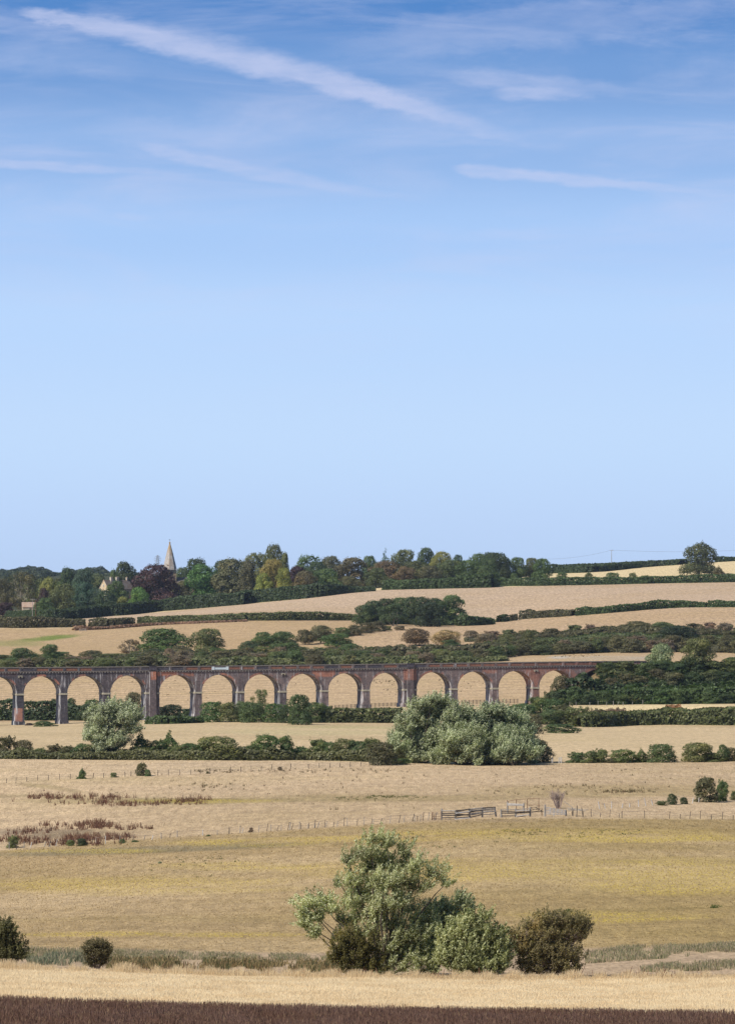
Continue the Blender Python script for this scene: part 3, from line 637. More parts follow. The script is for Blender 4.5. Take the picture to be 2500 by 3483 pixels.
def viaduct():
    TH = 6.6; R0 = 5.95; PW = 2.15; PITCH = 14.1; THK = 4.25
    # right edges of the front faces of the piers, from the first one in view; wider piers every sixth
    edges = []; s = v_s(82.5); kinds = []
    base = [v_s(x) for x in (82.5, 230.7, 377, 543, 687.5, 831.6, 975, 1117, 1258, 1417, 1556, 1695, 1833, 1970)]
    wid = [PW]*14; wid[3] = wid[9] = THK
    base = [base[0]-2*PITCH, base[0]-PITCH]+base+[base[-1]+PITCH]; wid = [PW, PW]+wid+[PW]
    root = empty('railway_viaduct', (0, V0, 0), VA, 'long dark brick railway viaduct with tall round arches striding across the valley', 'viaduct')
    mb = brick_mat('viaduct_brick'); mr = brick_mat('arch_ring_brick', 1); mp = brick_mat('pier_stone_brick', 0, True)
    M['coping'] = plain('coping_stone', (.17, .15, .13), .9, .3, 2.0); M['impost'] = plain('impost_stone', (.33, .30, .23), .9, .35, 2.5)
    M['pan_red'] = flatbrick('orange_brick', (.21, .105, .075)); M['pan_dark'] = flatbrick('blue_brick', (.075, .068, .080)); M['pan_white'] = plain('white_painted_brick', (.52, .60, .63), .8, .12, 3)
    M['dentil'] = plain('pale_dentil_stone', (.27, .25, .235), .9, .3, 3)
    zt_ = lambda s: float(ztop(s)[0])
    CROWN = 2.75      # crown of the intrados below the parapet top
    body = MB(); NS = 22
    def wallquad(sa, za, sb, zb, t, flip):   # face strip from an arch point pair up to the string course
        p = [(sa, t, za), (sb, t, zb), (sb, t, zt_(sb)-1.45), (sa, t, zt_(sa)-1.45)]
        body.quad(*(p[::-1] if flip else p))
    for i in range(len(base)-1):
        sl, sr = base[i], base[i+1]-wid[i+1]; cx = (sl+sr)/2; hw = (sr-sl)/2; zc = zt_(cx)-CROWN; sp = zc-5.35
        pts = [(cx-math.cos(math.pi*k/NS)*hw, sp+math.sin(math.pi*k/NS)*(zc-sp)) for k in range(NS+1)]
        for (a, b), (c_, d) in zip(pts, pts[1:]):
            wallquad(a, b, c_, d, 0, False); wallquad(a, b, c_, d, TH, True)
            body.quad((a, 0, b), (a, TH, b), (c_, TH, d), (c_, 0, d))
    for side, (t0, t1) in enumerate(((-.05, .02), (TH-.02, TH+.05))):
      for i in range(len(base)-1):
        sl, sr = base[i], base[i+1]-wid[i+1]; cx = (sl+sr)/2; hw = (sr-sl)/2; zc = zt_(cx)-CROWN; sp = zc-5.35; r = MB(); dp = .62
        for k in range(NS):
            q = []
            for kk in (k, k+1):
                a = math.pi*kk/NS; co, si = math.cos(a), math.sin(a)
                q.append(((cx-co*hw, sp+si*(zc-sp)), (cx-co*(hw+dp*.9), sp+si*(zc-sp+dp))))
            (i0, o0), (i1, o1) = q
            if 1:
                A = [(i0[0], t0, i0[1]), (i1[0], t0, i1[1]), (o1[0], t0, o1[1]), (o0[0], t0, o0[1])]; B = [(x, t1, z) for x, _, z in A]
                r.quad(*A); r.quad(*B[::-1]); r.quad(A[3], A[2], B[2], B[3]); r.quad(A[1], A[0], B[0], B[1])
        r.obj('arch_ring', mr, root)
    for i in range(len(base)):
        w = wid[i]; s1 = base[i]; s0 = s1-w; c0 = (s0+s1)/2; zs = zt_(c0)-CROWN-5.35
        # wall above the pier between the springings
        for t, fl in ((0, False), (TH, True)):
            p = [(s0, t, zs), (s1, t, zs), (s1, t, zt_(s1)-1.45), (s0, t, zt_(s0)-1.45)]; body.quad(*(p[::-1] if fl else p))
        wx = ES[0]*c0+ET[0]*TH/2; wy = V0+ES[1]*c0+ET[1]*TH/2
        gz = min(float(zt(wx, wy)), float(zt(ES[0]*c0, V0+ES[1]*c0)), float(zt(ES[0]*c0+ET[0]*TH, V0+ES[1]*c0+ET[1]*TH)))-1.0
        if zs-gz < .5: continue
        pm = MB(); pm.frus((c0, TH/2), w/2+.16, TH/2+.14, gz, (c0, TH/2), w/2+.02, TH/2+.02, zs-.55)
        p = pm.obj('pier', mb, root)
        im = MB(); im.box(s0-.16, s1+.16, -.18, TH+.18, zs-.55, zs-.12); im.box(s0-.08, s1+.08, -.10, TH+.10, zs-.12, zs+.004); im.obj('impost', M['impost'], p)
        pl = MB(); pl.frus((c0, TH/2), w/2+.42, TH/2+.38, gz, (c0, TH/2), w/2+.34, TH/2+.30, gz+2.3); pl.obj('plinth', mb, p)
        if w > 3:
            b = MB(); cc = c0-.05
            b.frus((cc, -.30), 1.15, .50, gz, (cc, -.22), 1.05, .40, zt_(c0)-1.55)
            b.frus((cc, TH+.30), 1.15, .50, gz, (cc, TH+.22), 1.05, .40, zt_(c0)-1.55); b.obj('pilaster', mb, root)
            b = MB(); b.box(cc-1.15, cc+1.15, -.75, -.36, zt_(c0)-1.2, zt_(c0)+.02); b.box(cc-1.25, cc+1.25, -.85, -.31, zt_(c0)+.02, zt_(c0)+.16); b.obj('refuge', M['pan_dark'], root)
            b = MB(); b.tube((cc+1.32, -.16, gz), (cc+1.32, -.16, zt_(c0)-1.7), .13, .13, 8); b.obj('drainpipe', M['flatblack_'], root)
        elif i in (2, 8, 14):    # small bracketed outlet below the string course
            b = MB(); b.box(c0-.65, c0+.65, -.30, -.004, zt_(c0)-2.75, zt_(c0)-2.5); b.box(c0-.62, c0-.35, -.28, -.004, zt_(c0)-3.15, zt_(c0)-2.75); b.box(c0+.35, c0+.62, -.28, -.004, zt_(c0)-3.15, zt_(c0)-2.75)
            b.obj('bracket', M['impost'], root)
    # abutment at the right
    sE = base[-1]; body.quad((sE, 0, 0), (sE+9, 0, 0), (sE+9, 0, zt_(sE+9)-1.45), (sE, 0, zt_(sE)-1.45)); body.quad((sE+9, TH, 0), (sE, TH, 0), (sE, TH, zt_(sE)-1.45), (sE+9, TH, zt_(sE+9)-1.45))
    sA = base[0]-wid[0]; sB = sE+9
    body.quad((sA, 0, zt_(sA)-1.45), (sB, 0, zt_(sB)-1.45), (sB, TH, zt_(sB)-1.45), (sA, TH, zt_(sA)-1.45))
    body.obj('arcade_wall', mb, root)
    # string course, dentils, parapet, coping
    def beam(name, mat, t0, t1, h0, h1, a=sA, b=sB, step=None):
        x = MB(); n = max(1, int((b-a)/30))
        for k in range(n):
            p, q = a+(b-a)*k/n, a+(b-a)*(k+1)/n
            P = [(p, t0, zt_(p)+h0), (q, t0, zt_(q)+h0), (q, t1, zt_(q)+h0), (p, t1, zt_(p)+h0)]; Q = [(p, t0, zt_(p)+h1), (q, t0, zt_(q)+h1), (q, t1, zt_(q)+h1), (p, t1, zt_(p)+h1)]
            x.quad(*P[::-1]); x.quad(*Q)
            for i in range(4): j = (i+1) % 4; x.quad(P[i], P[j], Q[j], Q[i])
        return x.obj(name, mat, root)
    beam('string_course', M['coping'], -.32, TH+.32, -1.45, -1.22)
    dn = MB(); s = sA+.3
    while s < sB-.5: dn.box(s, s+.30, -.27, -.004, zt_(s)-1.78, zt_(s)-1.452); s += .93
    dn.obj('dentil_course', M['dentil'], root)
    beam('corbel_course', M['pan_dark'], -.12, -.004, -1.62, -1.452)
    beam('parapet', mb, -.12, .22, -1.22, -.16); beam('parapet', mb, TH-.22, TH+.12, -1.22, -.16)
    beam('coping', M['coping'], -.30, .32, -.16, .02); beam('coping', M['coping'], TH-.32, TH+.30, -.16, .02)
    rp = random.Random(5); s = base[0]; k = 0
    pil = []
    for i in range(len(base)-1):
        d = (base[i+1]-base[i])/3
        for j in range(3): pil.append((base[i]-1.0+d*j, d))
    for s, d in pil:
        b = MB(); b.box(s-.42, s+.42, -.28, -.122, zt_(s)-1.218, zt_(s)-.162); px = v_u(s)
        b.obj('parapet_pilaster', M['pan_white'] if 715 < px < 745 or 765 < px < 785 else mb, root)
        a0, a1 = s+.42, s+d-.42; pxm = v_u((a0+a1)/2)
        if 300 < pxm < 560: mt = 'pan_dark' 
        elif 703 < pxm < 790: mt = 'pan_white'
        elif 905 < pxm < 915 or 1240 < pxm < 1275: mt = 'pan_dark'
        else: mt = 'pan_red' if rp.random() > .18 else 'pan_dark'
        b = MB(); b.box(a0+.03, a1-.03, -.16, -.122, zt_(s)-1.10, zt_(s)-.36); b.obj('parapet_panel', M[mt], root)
    # track bed
    beam('track_bed', plain('ballast', (.22, .19, .17), .95, .3, 3), .5, TH-.5, -1.446, -1.0)
    return base, wid
PIERS, PWID = viaduct()

# ------------------------------------------------------------------ church spire and stone house
def stone(name, col, v=.35, ochre=None):
    m, nt = new_mat(name); oc = nt.n('ShaderNodeTexCoord').outputs['Object']
    n = nt.noise(oc, 1.1, 5, .75); n2 = nt.noise(oc, .35, 3, .6)
    f = nt.sm(n, .25, .75, 1-v, 1+v); c = nt.mix(1.0, (*col, 1), nt.n('ShaderNodeCombineXYZ', {0: f, 1: f, 2: f}).outputs[0], 'MULTIPLY')
    c = nt.mix(nt.sm(n2, .45, .6, 0, .5), c, (col[0]*.8, col[1]*.62, col[2]*.42, 1))
    if ochre: z = nt.n('ShaderNodeSeparateXYZ', {0: oc}).outputs[2]; c = nt.mix(nt.m('MULTIPLY', nt.sm(z, ochre[0], ochre[1]), nt.sm(n, .3, .6)), c, (.34, .22, .09))
    bp = nt.n('ShaderNodeBump', {'Height': n, 'Strength': .6, 'Distance': .12}); out_bsdf(nt, c, .92, .1, bp.outputs[0]); return m
M['flatblack'] = plain('flat_black', (.02, .02, .022), .9, .1); M['glass'] = plain('window_glass', (.03, .035, .04), .15, .1, spec=.6); M['paint'] = plain('white_paint', (.72, .71, .68), .6, .05)  # flat black: painted shade on the church faces, plumage on the bird
M['slate'] = stone('stone_slate_roof', (.13, .115, .105), .3); M['render'] = stone('pale_rubble', (.42, .37, .28), .25); M['chim'] = stone('chimney_stone', (.44, .38, .31), .2)
def church():
    D = 2700.0; X, Y, gz = gp(578.5, D); k = D/F
    root = empty('parish_church', (X, Y, gz), R(20), 'grey stone church spire with small lucarne windows rising behind the dark copper beech', 'church')
    zr = lambda y: CZ+(HY-(1830+y*.1966))*k-gz      # row in the enlarged view -> height above the ground
    w = lambda px: px*.1966*k/2
    ms = stone('spire_limestone', (.36, .33, .30), .3, (zr(330), zr(150))); mt = stone('tower_ironstone', (.36, .29, .19), .25)
    prof = [(zr(550), w(228)), (zr(430), w(178)), (zr(370), w(150)), (zr(260), w(103)), (zr(150), w(46)), (zr(90), w(17))]
    m = MB(); n = 8; rings = []
    for z, r in prof:
        rings.append([(r/math.cos(math.pi/8)*math.cos(math.pi/8+2*math.pi*i/8), r/math.cos(math.pi/8)*math.sin(math.pi/8+2*math.pi*i/8), z) for i in range(8)])
    for a, b in zip(rings, rings[1:]):
        for i in range(8): j = (i+1) % 8; m.quad(a[i], a[j], b[j], b[i])
    m.quad(*rings[-1])
    sp = m.obj('spire', ms, root)
    fin = MB(); fin.frus((0, 0), .35, .35, zr(95), (0, 0), .5, .5, zr(80)); fin.frus((0, 0), .5, .5, zr(80), (0, 0), .1, .1, zr(62)); fin.obj('finial', ms, root)
    v = MB(); v.tube((0, 0, zr(64)), (0, 0, zr(18)), .07, .05); v.box(-.75, .6, -.03, .03, zr(34), zr(28)); v.box(-.3, .3, -.03, .03, zr(46), zr(43)); v.obj('weathervane', M['wire'], root)
    hw = w(205)/(math.cos(R(20))+math.sin(R(20)))*1.18
    t = MB(); t.frus((0, 0), hw*1.0, hw*1.0, -2, (0, 0), hw*.97, hw*.97, zr(556)); t.obj('tower', mt, root)
    t = MB(); t.box(-hw*1.03, hw*1.03, -hw*1.03, hw*1.03, zr(556)-.0, zr(548)); t.obj('string_course', ms, root)
    for s in ((-1, -1), (1, -1), (1, 1), (-1, 1)):   # broaches at the corners
        b = MB(); c = (s[0]*hw, s[1]*hw); q = hw*.72
        A = [(c[0], c[1], zr(548)), (c[0]-s[0]*q, c[1], zr(548)), (c[0], c[1]-s[1]*q, zr(548))]; T = (s[0]*hw*.52, s[1]*hw*.52, zr(430))
        b.quad(A[0], A[1], T); b.quad(A[0], A[2], T); b.quad(A[1], A[2], T); b.obj('broach', ms, root)
    for zy, hh, ww in ((427, 60, 34), (290, 42, 26)):     # lucarnes on the faces that look down the valley
        r = np.interp(zr(zy), [p[0] for p in prof][::-1], [p[1] for p in prof][::-1]) if False else np.interp(-zr(zy), [-p[0] for p in prof], [p[1] for p in prof])
        for ang in (-90, 0, 180):
            a = R(ang); ca, sa = math.cos(a), math.sin(a); h = hh*.1966*k; wd = ww*.1966*k
            L = MB(); 
            def tr(x, y, z): return (ca*x-sa*y, sa*x+ca*y, z)
            x1 = r+.35; z0 = zr(zy)-h/2; z1 = zr(zy)+h/2; y = wd/2+.15
            P = [tr(x1, -y, z0), tr(x1, y, z0), tr(x1, y, z1-.5), tr(x1, 0, z1+.7), tr(x1, -y, z1-.5)]; Q = [tr(r-2, -y, z0), tr(r-2, y, z0), tr(r-2, y, z1-.5), tr(r-2, 0, z1+.7), tr(r-2, -y, z1-.5)]
            L.quad(*P)
            for i in range(5): j = (i+1) % 5; L.quad(P[i], Q[i], Q[j], P[j])
            lu = L.obj('lucarne', ms, root)
            for dy in (-wd*.24, wd*.24):
                o = MB(); A = [tr(x1+.04, dy-wd*.16, z0+.3), tr(x1+.04, dy+wd*.16, z0+.3), tr(x1+.04, dy+wd*.16, z1-.7), tr(x1+.04, dy, z1-.2), tr(x1+.04, dy-wd*.16, z1-.7)]; o.quad(*A)
                o.obj('painted_opening', M['flatblack'], lu)  # flat near-black face paints the shade inside the lucarne
    for ang in (-90, 0):
        a = R(ang); ca, sa = math.cos(a), math.sin(a)
        for dy in (-.55, .55):
            o = MB(); x1 = hw*1.0+.03; z0, z1 = zr(640), zr(590); A = [(ca*x1-sa*q, sa*x1+ca*q, z) for q, z in ((dy-.42, z0), (dy+.42, z0), (dy+.42, z1), (dy, z1+.7), (dy-.42, z1))]; o.quad(*A); o.obj('painted_bell_opening', M['flatblack'], root)  # near-black faces on the wall paint the belfry's inner shade
    # nave roof showing at the foot of the tower
    nv = MB(); L0, L1 = hw, hw+15; wd = 4.6; ze = zr(760)-1; zr_ = zr(678)
    nv.box(L0, L1, -wd, wd, -1, ze); nv.obj('nave_wall', mt, root)
    nf = MB(); nf.quad((L0, -wd-.3, ze), (L1, -wd-.3, ze), (L1, 0, zr_), (L0, 0, zr_)); nf.quad((L1, wd+.3, ze), (L0, wd+.3, ze), (L0, 0, zr_), (L1, 0, zr_)); nf.quad((L1, -wd, ze), (L1, wd, ze), (L1, 0, zr_)); nf.obj('nave_roof', M['slate'], root)
    g = MB(); g.tube((L1, -wd-.3, ze+.1), (L1, 0, zr_+.25), .28, .28, 4); g.tube((L1, wd+.3, ze+.1), (L1, 0, zr_+.25), .28, .28, 4); g.obj('gable_coping', M['chim'], root)
church()
def house():
    D = 2590.0; cx = 320+250*.1966; X, Y, gz0 = gp(cx, D); k = D/F
    zr = lambda y: CZ+(HY-(1830+y*.1966))*k
    gz = zr(1095); root = empty('manor_house', (X, Y, gz), R(42), 'pale stone manor house with steep stone slate roof and three chimneys among the trees', 'house')
    ze, zg = zr(888)-gz, zr(732)-gz; GW, LN = 9.4, 20.9
    mw = stone('house_limestone', (.50, .41, .28), .25)
    m = MB(); m.quad((0, 0, -2), (LN, 0, -2), (LN, 0, ze), (0, 0, ze)); m.quad((LN, GW, -2), (0, GW, -2), (0, GW, ze), (LN, GW, ze))
    m.quad((0, GW, -2), (0, 0, -2), (0, 0, ze), (0, GW/2, zg), (0, GW, ze)); m.quad((LN, 0, -2), (LN, GW, -2), (LN, GW, ze), (LN, GW/2, zg), (LN, 0, ze)); m.obj('wall', mw, root)
    r = MB(); o = .35; th = .22
    for s in (0, 1):
        ye, e = (-o, ze-.25) if s == 0 else (GW+o, ze-.25)
        A = [(-.15, ye, e+.1), (LN+.15, ye, e+.1), (LN+.15, GW/2, zg+.12), (-.15, GW/2, zg+.12)]; B = [(x, y, z+th) for x, y, z in A]
        r.quad(*A); r.quad(*B)
        for i in range(4): j = (i+1) % 4; r.quad(A[i], A[j], B[j], B[i])
    rf = r.obj('roof', M['slate'], root)
    g = MB(); g.tube((-.05, -.3, ze), (-.05, GW/2, zg+.4), .16, .16, 4); g.tube((-.05, GW+.3, ze), (-.05, GW/2, zg+.4), .16, .16, 4); g.obj('gable_coping', M['chim'], root)
    for x, y, w_, d_, h in ((6.2, GW/2-.4, 1.0, .8, 1.8), (11.3, GW/2, 1.0, .65, 2.0), (19.3, GW/2, .6, .55, 1.8)):
        c = MB(); c.box(x-w_, x+w_, y-d_, y+d_, zg-1.6, zg+h); c.box(x-w_-.12, x+w_+.12, y-d_-.12, y+d_+.12, zg+h, zg+h+.22)
        for i in (-.5, .5): c.tube((x+i*w_, y, zg+h+.22), (x+i*w_, y, zg+h+.6), .17, .14)
        c.obj('chimney', M['chim'], rf)
    def win(x, y, z, w_, h, side):
        f = MB(); g = MB(); t = .09
        if side == 'g':   # on the gable
            f.box(-.06, -.01, y-w_/2-.12, y+w_/2+.12, z-.12, z+h+.12); g.box(-.10, -.065, y-w_/2, y+w_/2, z, z+h)
            b = MB(); b.box(-.14, -.104, y-.05, y+.05, z, z+h); b.box(-.14, -.104, y-w_/2, y+w_/2, z+h*.5, z+h*.5+.1)
        else:
            f.box(x-w_/2-.12, x+w_/2+.12, -.06, -.01, z-.12, z+h+.12); g.box(x-w_/2, x+w_/2, -.10, -.065, z, z+h)
            b = MB(); b.box(x-.05, x+.05, -.14, -.104, z, z+h); b.box(x-w_/2, x+w_/2, -.14, -.104, z+h*.5, z+h*.5+.1)
        o_ = f.obj('window', M['paint'], root); g.obj('pane', M['glass'], o_); b.obj('glazing_bar', M['paint'], o_)
    win(0, GW/2, ze+1.6, .8, 1.5, 'g'); win(0, GW*.75, ze-2.6, .9, 1.7, 'g'); win(0, GW*.32, ze-2.6, .9, 1.7, 'g'); win(0, GW*.78, ze-6.2, 1.1, 1.8, 'g'); win(0, GW*.3, ze-6.2, 1.1, 1.8, 'g')
    for x in (2.5, 6, 9.5, 13, 16.4): win(x, 0, ze-2.6, 1.0, 1.8, 'f')
    for x in (2.5, 6, 9.5): win(x, 0, ze-6.4, 1.0, 2.0, 'f')
    p = MB(); 
    for x in (14.2, 17.4): p.box(x-.16, x+.16, -2.0, -1.68, -1, 2.6)
    p.box(13.9, 17.7, -2.1, -.02, 2.6, 2.95); p.obj('porch', M['paint'], root)
house()
def outbuildings():
    # low barn behind the open ash tree
    px0, px1 = 78, 122; D = 2520.0; k = D/F; X, Y, gz = gp(px0, D); zr = lambda y: CZ+(HY-y)*k; gz = zr(2081)
    e = empty('stone_barn', (X, Y, gz), R(8), 'low pale barn with pinkish tiled roof half hidden behind the open ash', 'barn'); L = (px1-px0)*k; h = zr(2065)-gz; t = zr(2048)-gz
    m = MB(); m.box(0, L, 0, 7, -2, h); m.obj('wall', M['render'], e)
    r = MB(); r.quad((-.3, -.4, h-.1), (L+.3, -.4, h-.1), (L+.3, 3.5, t), (-.3, 3.5, t)); r.quad((L+.3, 7.4, h-.1), (-.3, 7.4, h-.1), (-.3, 3.5, t), (L+.3, 3.5, t)); r.quad((0, 0, h), (0, 7, h), (0, 3.5, t)); r.quad((L, 0, h), (L, 7, h), (L, 3.5, t)); r.obj('roof', stone('pink_tile_roof', (.34, .25, .19), .2), e)
    d = MB(); d.box(L*.55, L*.55+1.2, -.05, -.01, 0, 2); d.obj('door', M['darkwood'], e)
    # poly tunnel by the clipped hedge
    D = hit(349, 2066); k = D/F; X, Y, gz = gp(334, D-4); L = 34*k; H = 12*k
    e = empty('garden_tunnel', (X, Y, gz-.3), R(25), 'small arched garden tunnel of pale cloth beside the clipped hedge', 'tunnel')
    m = MB(); n = 10; pts = [(math.cos(math.pi*i/n)*2.6, math.sin(math.pi*i/n)*H) for i in range(n+1)]
    for (a, b), (c, d) in zip(pts, pts[1:]): m.quad((0, a, b), (L, a, b), (L, c, d), (0, c, d))
    m.quad(*[(0, a, b) for a, b in pts]); m.quad(*[(L, a, b) for a, b in pts][::-1]); m.obj('cover', plain('weathered_cloth', (.30, .30, .26), .8, .2, 1.5), e)
    for x in np.linspace(0, L, 5):
        h = MB(); h.path([(x, a*1.02, b*1.02+.02) for a, b in pts], .05, .05, 4); h.obj('hoop', M['galv'], e)
outbuildings()
def pole(px, ytop, D, ybase, label, mat, arms=1, r=.16, cat='utility pole', group=None, aw=1.2):
    X, Y, z = gp(px, D); H = CZ+(HY-ytop)/F*D-z
    e = empty('utility_pole', (X, Y, z), 0, label, cat, group); m = MB(); m.tube((0, 0, -.5), (0, 0, H), r, r*.75, 8); m.obj('post', mat, e)
    for i in range(arms):
        a = MB(); zz = H-.25-i*1.6; a.box(-aw, aw, -.09, .09, zz-.09, zz+.09); a.obj('crossarm', mat, e)
        for x in (-aw*.9, 0, aw*.9): b = MB(); b.tube((x, 0, zz+.09), (x, 0, zz+.40), .07, .05); b.obj('insulator', M['galv'], e)
    return Vector((X, Y, z+H))
p0 = pole(2079, 1871, 2950, 0, 'lone wooden power pole standing on the skyline hedge beneath bare sky', M['greywood'], 1, .22, aw=1.5)
o = None
def wire(pts, sag, label, name='overhead_line', r=.045, grp=None):
    m = MB()
    for a, b in zip(pts, pts[1:]):
        P = [Vector(a).lerp(Vector(b), i/14)-Vector((0, 0, sag*4*(i/14)*(1-i/14))) for i in range(15)]; m.path([tuple(p) for p in P], r, r, 4)
    o = m.obj(name, M['wire']); return tag(o, label, 'cable', grp)
def sky_pt(px, y, D): return ((px-CX)/F*D, D, CZ+(HY-y)/F*D)
wire([sky_pt(1835, 1901, 2950), tuple(p0)], 2.0, 'thin power line hanging between the skyline wood and the lone power pole', r=.07)
wire([tuple(p0), sky_pt(2520, 1871, 2960)], 1.2, 'thin power line running from the lone power pole past the great oak', r=.07)
pole(112, 2037, 2330, 0, 'pale utility pole with crossarm in front of the barn', M['greywood'], 1, .17)
pole(123, 2040, 2340, 0, 'rusty brown utility pole beside the pale pole by the barn', M['rust'], 1, .17, aw=.5)
def pylon():
    D = 4300.0; X, Y, z = gp(537, D); k = D/F; top = CZ+(HY-1888)*k; H = top-z
    e = empty('electricity_pylon', (X, Y, z), R(20), 'faint grey lattice electricity pylon far behind the copper beech', 'pylon')
    m = MB(); r = .16; w = lambda h: 3.2*(1-h/H)**1.1+.5
    hs = [H*(1-(1-i/11)**1.0) for i in range(12)]
    for a, b in zip(hs, hs[1:]):
        wa, wb = w(a), w(b); ca = [(-wa, -wa), (wa, -wa), (wa, wa), (-wa, wa)]; cb = [(-wb, -wb), (wb, -wb), (wb, wb), (-wb, wb)]
        for i in range(4):
            j = (i+1) % 4; m.tube((*ca[i], a), (*cb[i], b), r, r, 4); m.tube((*ca[i], a), (*cb[j], b), r*.7, r*.7, 4); m.tube((*ca[j], a), (*cb[i], b), r*.7, r*.7, 4)
    m.obj('lattice_tower', M['galv'], e)
    for f, L in ((.93, 2.6), (.84, 3.6), (.75, 3.1)):
        a = MB(); h = f*H
        for s in (-1, 1):
            a.tube((0, 0, h+.9), (s*L*1.1, 0, h), r, r, 4); a.tube((0, 0, h), (s*L*1.1, 0, h), r, r, 4); a.tube((s*L*1.1, 0, h), (s*L*1.1, 0, h-1.8), r*.8, r*.8, 4)
        a.obj('crossarm', M['galv'], e)
pylon()

# ------------------------------------------------------------------ fences, pens, gates
def fence_line(name, label, pts, hts, mat, leans=None, r=.06, wires=2, cat='fence', wr=.012):
    """posts at (px, y) on the ground, each a part, with wire strung between"""
    P = [];
    for (px, y) in pts: D = hit(px, y, 150); P.append(gp(px, D))
    c = P[0]; e = empty(name, c, 0, label, cat); rr = random.Random(len(pts)); tops = []
    for i, p in enumerate(P):
        h = .74*(hts[i % len(hts)] if isinstance(hts, (list, tuple)) else hts*rr.uniform(.85, 1.12))
        ln = leans[i % len(leans)] if leans else rr.uniform(-.05, .05)
        a = Vector(p)-Vector(c); b = a+Vector((ln*h, rr.uniform(-.05, .05), h)); q = r*rr.uniform(.65, 1.0)
        m = MB(); m.tube(tuple(a-Vector((0, 0, .3))), tuple(b), q, q*.85, 6); m.obj('post', mat[i % len(mat)] if isinstance(mat, list) else mat, e); tops.append((a, b))
    if wires:
        m = MB()
        for (a, b), (c_, d) in zip(tops, tops[1:]):
            if (c_-a).length > 9: continue
            for k in range(wires): f = (.9, .55, .25)[k]; m.tube(tuple(a.lerp(b, f)), tuple(c_.lerp(d, f)), wr, wr, 3)
        if m.v: m.obj('wire', M['wire'], e)
    return e
# upper pasture fence
xs7 = [22, 55, 93, 130, 166, 204, 240, 317, 353, 427, 447, 538, 574, 612, 648, 682, 716, 785, 820]; ys7 = [2664, 2663, 2659, 2656, 2654, 2652, 2651, 2646, 2645, 2642, 2641, 2638, 2637, 2636, 2635, 2633, 2631, 2627, 2625]
xs8 = [855, 889, 923, 988, 1050, 1086, 1123, 1156, 1191, 1226, 1256, 1285]; ys8 = [2622, 2620, 2618, 2616, 2614, 2612, 2611, 2610, 2609, 2607, 2606, 2606]
fence_line('post_and_wire_fence', 'thin upright posts crossing the pale pasture below the middle hedge', list(zip(xs7+xs8, ys7+ys8)), 1.25, M['darkwood'], [.18, .1, -.05, 0, .02, 0, .05], .075)
# lower fence, old leaning stakes
A = [(33, 2890), (57, 2890), (82, 2886), (103, 2884), (150, 2881), (165, 2881), (172, 2880), (190, 2877), (236, 2875), (315, 2870), (328, 2869), (360, 2870), (408, 2862), (450, 2861), (488, 2859), (515, 2857), (550, 2853), (577, 2849), (604, 2848), (690, 2842), (740, 2840), (780, 2836), (816, 2834), (822, 2834)]
fence_line('stake_fence', 'weathered stakes leaning below the dark red dock patch', A, [1.5, 1.0, 1.3, 1.1, .9, 1.2, .8, 1.3, 1.1, .9, 1.2], [M['greywood'], M['darkwood'], M['greywood'], M['whitewood']], [0, .02, .1, .35, .4, .45, -.05, .3, 0, .05], .07, 1)
B = [(880, 2830), (907, 2828), (922, 2826), (940, 2826), (955, 2825), (978, 2824), (984, 2824), (990, 2823), (1018, 2821), (1024, 2820), (1046, 2819), (1050, 2818), (1068, 2817), (1072, 2817), (1076, 2817), (1103, 2815), (1107, 2814), (1133, 2813), (1144, 2812), (1170, 2810), (1182, 2809), (1214, 2808), (1237, 2806), (1262, 2805), (1270, 2805), (1290, 2803), (1325, 2801), (1355, 2799), (1372, 2796), (1400, 2794), (1410, 2794), (1420, 2793), (1430, 2792), (1438, 2791), (1455, 2789), (1469, 2789), (1474, 2789), (1480, 2788)]
fence_line('stake_fence', 'row of crooked thin stakes leading up to the timber rail pens', B, [1.3, 1.5, 1.2, 1.0, 1.1, 1.6, 1.5], [M['greywood'], M['darkwood']], [.1, .2, .02, .5, .15, .25, .2, .35, .05, -.05, .1], .06, 2)
Cf = [(1947, 2777), (1959, 2778), (1982, 2777), (2010, 2778), (2040, 2780), (2072, 2780), (2104, 2781), (2114, 2782), (2192, 2783), (2275, 2785), (2311, 2785), (2344, 2786), (2380, 2786), (2418, 2788), (2454, 2788), (2491, 2789)]
fence_line('post_and_wire_fence', 'thin wire fence running out from the pens towards the edge', Cf, [1.4, 1.6, 1.0, 1.5, .9, 1.5, .8, 1.3, 1.45, 1.4, .9], M['darkwood'], [.1, .12, .02, -.05, .1], .055, 2)
Df = [(2040, 2752), (2060, 2751), (2079, 2750), (2113, 2748), (2140, 2746), (2171, 2744), (2197, 2741), (2221, 2740), (2240, 2738), (2352, 2732), (2375, 2729), (2400, 2728)]
fence_line('post_and_wire_fence', 'bleached white posts by the round bushes above the pens', Df, [1.5, 1.1, 1.4, .9, .8, 1.4, 1.6, 1.2, .9, 1.1, 1.0], M['whitewood'], [-.25, -.35, .0, .3, .05, -.05], .085, 1)
